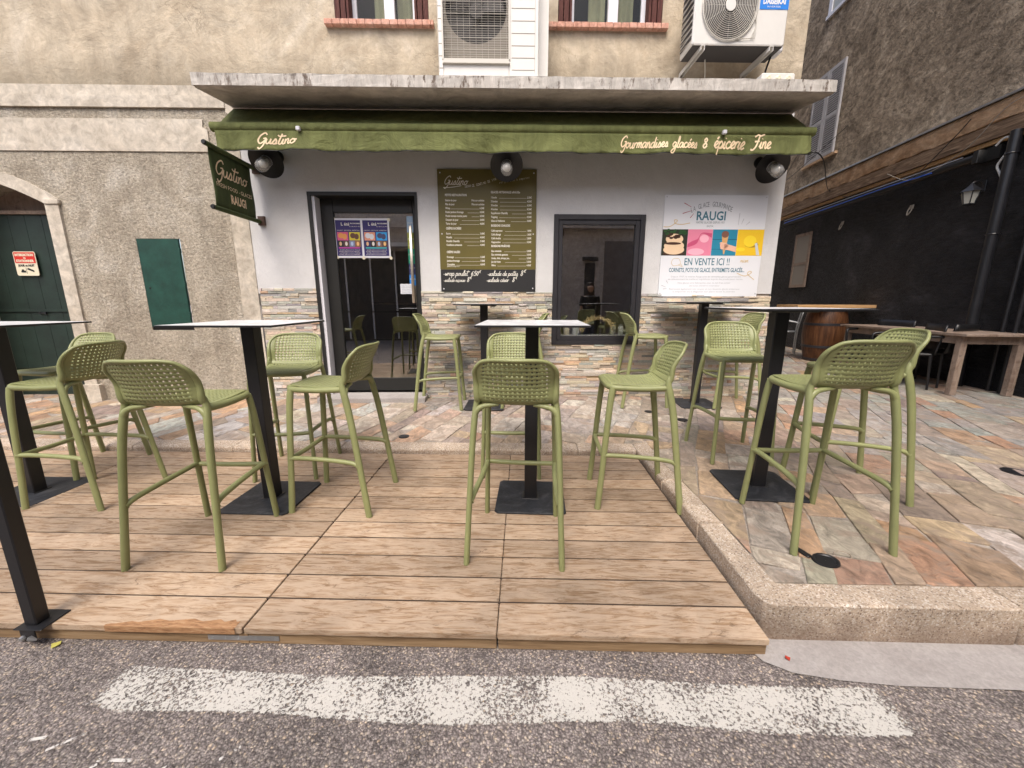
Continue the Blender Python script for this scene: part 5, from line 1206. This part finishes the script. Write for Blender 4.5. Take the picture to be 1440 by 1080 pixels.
# louvred shutters
for (t0, t1) in ((4.07, 4.50), (4.52, 4.96)):
    s_ = MB(); z0, z1 = 4.08, 5.70; f_ = .05
    s_.box(-.045, -.01, t0, t0+f_, z0, z1); s_.box(-.045, -.01, t1-f_, t1, z0, z1)
    for zz in (z0, 4.78, z1-.07): s_.box(-.044, -.011, t0+f_, t1-f_, zz, zz+.07)
    sh = s_.build('shutter', 'greyshutter', RW)
    s_ = MB()
    zz = z0+.085
    while zz < z1-.09:
        if not (4.76 < zz < 4.86): s_.box(-.042, -.020, t0+f_, t1-f_, zz, zz+.018)
        zz += .042
    s_.build('louvres', 'greyshutter', sh)
    MB().box(-.012, -.008, t0+f_, t1-f_, z0+.07, z1-.07).build('dark_gap', 'dark', sh)
MB().box(-.05, 0, 3.98, 5.05, 4.03, 4.07).build('shutter_sill', 'orange', RW)
uw = MB(); uw.box(-.05, 0, 4.0, 4.9, 6.76, 6.82); uw.box(-.03, 0, 4.78, 4.88, 6.82, 7.9); uw.box(-.03, 0, 4.05, 4.12, 6.82, 7.9); uw = uw.build('upper_window', 'pvc', RW); MB().box(-.012, -.004, 4.12, 4.78, 6.82, 7.9).build('pane', 'lantern', uw)
wa = MB(); wa.box(-.03, .0, 4.36, 4.42, 1.52, 2.66); wa.box(-.03, 0, 4.86, 4.92, 1.52, 2.66); wa.box(-.03, 0, 4.42, 4.86, 2.60, 2.66); wa.box(-.03, 0, 4.42, 4.86, 1.52, 1.58); wa.box(-.028, 0, 4.42, 4.86, 2.0, 2.05); wa = wa.build('small_window', 'oldtable', RW); MB().box(-.02, -.005, 4.42, 4.86, 1.58, 2.60).build('pane', 'actan', wa)
def rw(t, x, z):  # right wall coordinates to world
    a = math.radians(4.2095); return (5.777+t*math.sin(a)+x*math.cos(a), 4.589+t*math.cos(a)-x*math.sin(a), z)
RA = -math.radians(4.2095)
dp = thing('drainpipe', 'thick black drainpipe running down the black wall beside the lantern', 'drainpipe', rw(.66, 0, .12), RA)
MB().tube([(-.085, 0, 0), (-.085, 0, 3.0), (-.085, 0, 3.05)], .054, 16).build('pipe', 'pipeblack', dp, smooth=50)
for z_ in (.8, 1.9, 2.8): MB().tube([(-.085+.057*math.cos(a_), .057*math.sin(a_), z_) for a_ in [i*PI/8 for i in range(16)]], .008, 6, closed=True).build('collar', 'pipeblack', dp); MB().box(-.02, 0, -.02, .02, z_-.01, z_+.01).build('wall_clip', 'pipeblack', dp)
dp2 = thing('thin_pipe', 'pair of thin black conduits on the black wall at the right edge', 'pipe', rw(.33, 0, .12), RA)
for dt in (0, -.13): MB().tube([(-.04, dt, 0), (-.04, dt, 2.95)], .022, 10).build('conduit', 'pipeblack', dp2, smooth=50)
MB().box(-.05, 0, -.17, .04, 2.0, 2.02).build('clamp', 'zinc', dp2)
ln = thing('wall_lantern', 'old carriage lantern with pale panes fixed to the black wall beside the thick drainpipe', 'lantern', rw(.98, -.01, 2.44), RA)
def frus(m, r0, r1, z0, z1, cx_=-.14): m.lathe([(r0, z0), (r1, z1)], 6, Matrix.Translation((cx_, 0, 0)), caps=True)
m = MB(); frus(m, .055, .088, 0, .14); m.build('panes', 'lantern', ln)
m = MB(); frus(m, .115, .10, .14, .155); frus(m, .10, .03, .155, .215); frus(m, .03, .008, .215, .25); frus(m, .058, .058, -.012, 0)
for k in range(6): a_ = k*PI/3; m.tube([(-.14+.056*math.cos(a_), .056*math.sin(a_), 0), (-.14+.09*math.cos(a_), .09*math.sin(a_), .14)], .006, 5)
m.tube(spline([(0, 0, .20), (-.05, 0, .27), (-.12, 0, .26), (-.14, 0, .24)], 4), .008, 6); m.cbox(-.012, 0, -.03, .03, .14, .27, .003); m.build('frame', 'pipeblack', ln)
sk = thing('round_socket', 'round grey socket with curled white hose under the timber beam', 'fitting', rw(.95, -.03, 3.02), RA)
m = MB(); m.lathe([(.001, .02), (.025, .022), (.05, .016), (.058, 0), (.058, -.03)], 18, Matrix.Rotation(-PI/2, 4, 'Y')); m.build('socket', 'zinc', sk, smooth=40)
m = MB()
for a_ in range(5): m.lathe([(.006, 0), (.001, .003)], 8, Matrix.Translation((-.023, .028*math.cos(a_*1.256), .028*math.sin(a_*1.256))) @ Matrix.Rotation(-PI/2, 4, 'Y'))
m.box(-.03, .02, -.12, .16, -.09, .06); m.build('junction_box', 'cable', sk)
m = MB(); m.tube(spline([(-.03, -.06, .06), (-.03, -.14, .12), (-.03, -.22, .08), (-.03, -.20, -.06), (-.03, -.13, -.18), (-.03, -.17, -.27), (-.03, -.22, -.36)], 6), .013, 8); m.build('hose', 'whitehose', sk, smooth=50)
aw2 = thing('rolled_awning', 'rolled black awning with a bright blue strip under the timber beam', 'awning', rw(1.1, -.05, 2.98), RA)
m = MB(); m.tube([(-.05, -.05, .02), (-.05, 1.5, .0), (-.05, 4.2, -.02)], .05, 10); m.cbox(-.11, 0, -.12, -.05, -.06, .09, .004); m.build('roller', 'cable', aw2, smooth=40)
m = MB(); m.tube([(-.11, .5, .0), (-.115, 1.3, .015), (-.11, 2.4, .0), (-.11, 4.1, -.01)], .008, 6); m.build('light_strip', 'bluetape', aw2)
m = MB(); m.tube([(-.13, .05, .055), (-.13, 4.1, .035)], .006, 6); m.build('rail', 'zinc', aw2)
hk = MB(); hk.cbox(-.03, 0, -.02, .02, -.06, .08, .004); hk = hk
for i, (t_, z_) in enumerate(((2.0, 2.56), (3.48, 2.60))):
    h_ = thing('wall_hook', ('metal wall hook nearer the lantern on the black wall', 'metal wall hook nearer the small window on the black wall')[i], 'hook', rw(t_, -.012, z_), RA, 'wall hooks')
    MB().tube(spline([(-.01, -.02, .07), (-.03, -.03, .0), (-.05, 0, -.06), (-.03, .03, 0), (-.01, .03, .06)], 4), .009, 6).build('hook', 'actan', h_, smooth=50); MB().cbox(-.012, 0, -.035, .035, .03, .09, .003).build('plate', 'actan', h_)
for i, (pts, lab) in enumerate((
    ([Wd(2.13, .38, 2.60), Wd(2.45, .2, 2.62), rw(3.78, -.16, 3.30), rw(3.1, -.16, 3.02), rw(2.38, -.16, 2.90), rw(1.9, -.16, 3.0), rw(1.38, -.16, 3.33), rw(1.2, -.14, 3.50)], 'thin sagging black cable from the awning corner across to the alley ledge'),
    ([Wd(2.16, .39, 2.79), rw(4.5, -.6, 3.7), rw(3.75, -.02, 4.42)], 'thin dark wire from the awning end to the grey louvred shutter'),
    ([rw(2.4, -.16, 3.2), rw(1.9, -.15, 2.98), rw(1.2, -.16, 3.12), rw(.8, -.14, 3.45), rw(.6, -.13, 3.5)], 'loose grey cable looping below the orange ledge'))):
    tag(MB().tube(spline(pts, 8), .005 if i else .006, 6).build('cable', 'cable' if i < 2 else 'actan'), lab, 'cable', 'loose cables')
# ------------------------------------------------------------------ alley furniture
br = thing('wine_barrel', 'brown wooden barrel with dark hoops used as a table stand in the alley', 'barrel', (5.42, 7.28, gz(7.3)), 0)
pr = [(.245, 0), (.262, .05), (.30, .22), (.325, .44), (.328, .52), (.318, .68), (.285, .86), (.25, .94), (.22, .94), (.001, .93)]
MB().lathe(pr, 32).build('staves', 'barrel', br, smooth=40)
m = MB()
for z_, r_ in ((.04, .263), (.27, .310), (.66, .321), (.90, .274)): m.lathe([(r_-.004, z_-.022), (r_+.004, z_-.02), (r_+.003, z_+.02), (r_-.006, z_+.022)], 32)
m.build('hoop', 'anthracite', br, smooth=40)
bt = thing('barrel_tabletop', 'honey coloured wooden board lying on top of the barrel', 'tabletop', (5.42, 7.28, gz(7.3)+.945), -.05)
m = MB()
for k in range(4): m.cbox(-.70, .62, -.32+k*.16, -.163+k*.16, .0, .05, .004)
m.build('planks', 'tablewood', bt)
wt = thing('wooden_table', 'weathered wooden table with thick square legs against the black wall', 'table', (5.40, 4.62, gz(4.7)), RA)
h_ = .725; m = MB()
for k in range(5): m.cbox(-.40+k*.158, -.40+k*.158+.155, -.06, 1.95, h_-.028, h_+random.uniform(-.001, .001), .004)
m.build('top', 'oldtable', wt)
for sx in (-.33, .27):
    for sy in (.02, 1.80): MB().cbox(sx-.035, sx+.035, sy-.0, sy+.07, 0, h_-.03, .005).build('leg', 'oldtable', wt)
m = MB(); m.box(-.295, .235, .03, .055, h_-.12, h_-.029); m.box(-.355, -.33, .09, 1.8, h_-.12, h_-.029); m.box(.27, .295, .09, 1.8, h_-.12, h_-.029); m.build('apron', 'oldtable', wt)
def armchair(mat):
    t = thing('armchair', '', 'chair')
    MB().cbox(-.24, .24, -.22, .24, .42, .45, .012).build('seat', mat, t)
    m = MB(); m.grid([[(u*.25, -.23-.04*(1-u*u)-.06*v, .44+v*.36) for u in [i/6-1 for i in range(13)]] for v in [i/5 for i in range(6)]]); m.build('backrest', mat, t, smooth=50, solid=.02)
    for sx in (-1, 1):
        MB().tube(spline([(sx*.27, -.27, .66), (sx*.28, 0, .66), (sx*.27, .20, .655), (sx*.26, .24, .60), (sx*.25, .23, .44)], 5), .017, 8).build('armrest', mat, t, smooth=50)
        for y_ in (-.21, .21): MB().tube([(sx*.24, y_*1.1, 0), (sx*.22, y_, .43)], [.013, .018], 8).build('leg', mat, t, smooth=50)
    return t
ch = armchair('shade')
for i, (x, y, a, lab) in enumerate(((4.93, 5.25, 65, 'black armchair tucked under the left side of the weathered wooden table'), (5.25, 6.0, 100, 'black armchair between the barrel and the wooden table'), (5.42, 5.35, 20, 'black armchair under the far end of the weathered wooden table'))):
    o = ch if i == 0 else copy_tree(ch)
    o.location = (x, y, gz(y)); o.rotation_euler = (0, 0, math.radians(a)); o['label'] = lab; o['group'] = 'black alley armchairs'
mc = thing('metal_chair', 'light metal wire chair left of the barrel in the alley', 'chair', (5.35, 8.25, gz(8.2)), math.radians(60))
m = MB(); m.tube(spline([(-.2, -.2, 0), (-.2, -.2, .5), (-.19, -.25, .85), (0, -.27, .92), (.19, -.25, .85), (.2, -.2, .5), (.2, -.2, 0)], 5), .012, 8)
m.build('back_frame', 'zinc', mc, smooth=50)
for sx in (-1, 1): MB().tube([(sx*.2, .2, 0), (sx*.19, .2, .45)], .011, 8).build('leg', 'zinc', mc); MB().tube(spline([(sx*.2, -.21, .62), (sx*.24, 0, .66), (sx*.22, .2, .62), (sx*.2, .2, .45)], 4), .010, 8).build('armrest', 'zinc', mc, smooth=50)
MB().lathe([(.001, .46), (.19, .46), (.20, .45), (.19, .44), (.001, .44)], 20).build('seat', 'zinc', mc)

# ================================================================== SMALL GROUND THINGS
dc = thing('drain_cover', 'small oval black cover with a tab set in the pavement stone', 'drain cover', (1.36, 1.60, .0845), .3)
m = MB(); m.lathe([(.001, .002), (.036, .002), (.040, .006), (.048, .006), (.050, 0)], 24, Matrix.Scale(1.15, 4, (1, 0, 0))); m.build('cover', 'blackmetal', dc, smooth=40)
MB().cbox(-.058, -.028, .035, .115, 0, .005, .004).build('tab', 'blackmetal', dc)
m = MB(); m.tube([(.115+.035*math.cos(a_*PI/10), .01+.03*math.sin(a_*PI/10), .0005) for a_ in range(20)], .0015, 4, closed=True); m.build('ring_mark', 'granite', dc)
for i, (x, y, r_, lab) in enumerate(((-1.035, 3.27, .045, 'small round dark drain in the pavement between the glass door and the deck'), (3.36, 2.59, .075, 'dark round drain in the stone pavement at the right edge'), (1.545, 3.69, .05, 'small dark drain beside the feet of the stool behind the right table'), (1.30, 3.95, .04, 'small dark drain near the pole of the wall table'))):
    z_ = gxy(x, y)+.002
    o = MB().lathe([(.001, 0), (r_*.8, .0005), (r_*.85, .003), (r_, .003), (r_*1.03, -.006)], 20).build('pavement_drain', 'blackmetal', loc=(x, y, z_)); tag(o, lab, 'drain', 'pavement drains')
ps = thing('railing_post', 'black square steel post with a foot clamp at the front left corner of the deck', 'post', (-1.875, 1.262, 0), 0)
MB().cbox(-.024, .024, -.024, .024, .006, 1.05, .004).build('post', 'blackmetal', ps); MB().cbox(-.045, .065, -.045, .06, .0015, .0055, .002).build('foot_plate', 'blackmetal', ps)
MB().cbox(-.032, .028, -.038, -.0325, -.055, .001, .002).build('clamp', 'blackmetal', ps)
MB().lathe([(.001, .012), (.008, .012), (.010, .004), (.010, 0)], 6, Matrix.Translation((-.018, -.0385, -.035)) @ Matrix.Rotation(PI/2, 4, 'X')).build('bolt', 'zinc', ps)
MB().tube([(.01, -.045, -.03), (.03, -.055, -.022), (.045, -.048, -.034)], [.004, .010, .003], 6).build('wing_nut', 'zinc', ps)
m = MB(); m.cbox(-1.6, -.024, -.014, .014, .46, .49, .003); m.cbox(-1.6, -.024, -.016, .016, 1.00, 1.035, .003); m.build('rail', 'blackmetal', ps)
lf = MB(); lf.grid([[(x*.018, y*.012*(1-abs(x))*1.5, .004*x*x+.003) for y in (-1, 0, 1)] for x in (-1, -.5, 0, .5, 1)]); tag(lf.build('fallen_leaf', 'greenleaf', loc=(-1.79, 1.235, -.078)), 'small yellow green leaf on the asphalt below the railing post', 'leaf', 'fallen leaves')
lf = MB(); lf.grid([[(x*.010, y*.008*(1-abs(x))*1.5, .003*x*x+.003) for y in (-1, 0, 1)] for x in (-1, -.5, 0, .5, 1)]); tag(lf.build('fallen_leaf', 'redleaf', loc=(.985, 1.245, -.073)), 'tiny red leaf on the pale gutter near the right end of the deck', 'leaf', 'fallen leaves')

# ================================================================== ACROSS THE STREET (seen only in the glass)
ob = thing('opposite_building', 'pale building across the street, reflected in the shop glass', 'building', (0, -4.6, -.08), 0)
m = MB(); m.quad((-14, 0, 0), (14, 0, 0), (14, 0, 6.0), (-14, 0, 6.0)); m.quad((-14, 0, 6), (14, 0, 6), (14, -8, 6), (-14, -8, 6)); m.build('wall', 'oppwall', ob)
for x in (-8.4, 6.2): MB().box(x, x+1.1, .0, .05, .0, 2.5).build('doorway', 'oppdark', ob)
for x in (-7.5, -1.6, 1.3, 5.4): MB().box(x, x+.9, .0, .05, 3.4, 4.9).build('window', 'oppdark', ob)
MB().box(2.95, 3.28, 0, .05, 0, 2.55).build('doorway', 'oppdark', ob)
MB().box(2.86, 3.37, 0, .12, 2.62, 2.74).build('lintel', 'oppdark', ob)
MB().box(3.6, 4.55, 0, .06, 0, 3.25).build('garage_door', 'oppbrown', ob)
MB().box(-14, 14, 0, .25, 3.62, 3.75).build('cornice', 'oppwall', ob); MB().box(2.8, 3.45, 0, .08, 0, 0.0+.2).build('doorstep', 'concrete', ob)
MB().box(-5.7, -2.75, 0, .06, 0, 2.9).build('shopfront', 'oppdark', ob); MB().box(-5.8, -2.65, .0, .5, 3.0, 3.12).build('shop_fascia', 'panelwhite', ob)
for x in (-5.0, -4.2, -3.4): MB().box(x, x+.05, .06, .1, 0, 2.9).build('mullion', 'pvc', ob)
# woman standing across the street, only mirrored in the window
def person():
    me = bpy.data.meshes.new('person')
    J = [(0,0,.95,.15),(0,0,1.12,.125),(0,0,1.32,.15),(0,0,1.45,.07),(0,.01,1.52,.055),(0,.02,1.60,.095),(0,.02,1.68,.085),
         (-.17,0,1.38,.06),(-.22,0,1.12,.045),(-.23,.05,.90,.035),(-.23,.06,.82,.038),(.17,0,1.38,.06),(.22,0,1.12,.045),(.23,.05,.90,.035),(.23,.06,.82,.038),
         (-.09,0,.88,.09),(-.10,.01,.48,.06),(-.11,-.01,.08,.045),(-.11,.12,.03,.035),(.09,0,.88,.09),(.11,.01,.48,.06),(.13,-.01,.08,.045),(.13,.12,.03,.035)]
    E = [(0,1),(1,2),(2,3),(3,4),(4,5),(5,6),(2,7),(7,8),(8,9),(9,10),(2,11),(11,12),(12,13),(13,14),(0,15),(15,16),(16,17),(17,18),(0,19),(19,20),(20,21),(21,22)]
    me.from_pydata([j[:3] for j in J], E, []); o = bpy.data.objects.new('person', me); COL.objects.link(o)
    md = o.modifiers.new('skin', 'SKIN'); o.modifiers.new('sub', 'SUBSURF').levels = 1
    for i, j in enumerate(J): me.skin_vertices[0].data[i].radius = (j[3], j[3]*.8); 
    me.skin_vertices[0].data[0].use_root = True
    me.materials.append(M['skin'])
    return o
pp = person(); pp.location = (2.18, -.85, -.08); pp.rotation_euler = (0, 0, 0)
tag(pp, 'woman with long dark hair in a black t-shirt and jeans standing across the street', 'person')
cl = MB(); cl.lathe([(.10, 1.44), (.19, 1.40), (.19, 1.25), (.165, 1.10), (.18, .93)], 20, Matrix.Scale(.78, 4, (0, 1, 0))); cl.build('tshirt', 'tshirt', pp, smooth=50)
for sx in (-1, 1): MB().tube([(sx*.16, 0, 1.41), (sx*.215, 0, 1.18)], [.075, .062], 12).build('sleeve', 'tshirt', pp, smooth=50)
for sx in (-1, 1): MB().tube([(sx*.09, 0, .97), (sx*.105, .01, .5), (sx*.12, 0, .07)], [.115, .082, .065], 12).build('jeans_leg', 'jeans', pp, smooth=50)
MB().lathe([(.001, 1.76), (.08, 1.74), (.115, 1.66), (.12, 1.5), (.13, 1.35), (.10, 1.28)], 16, Matrix.Translation((0, -.062, 0))).build('hair', 'hair', pp, smooth=50)
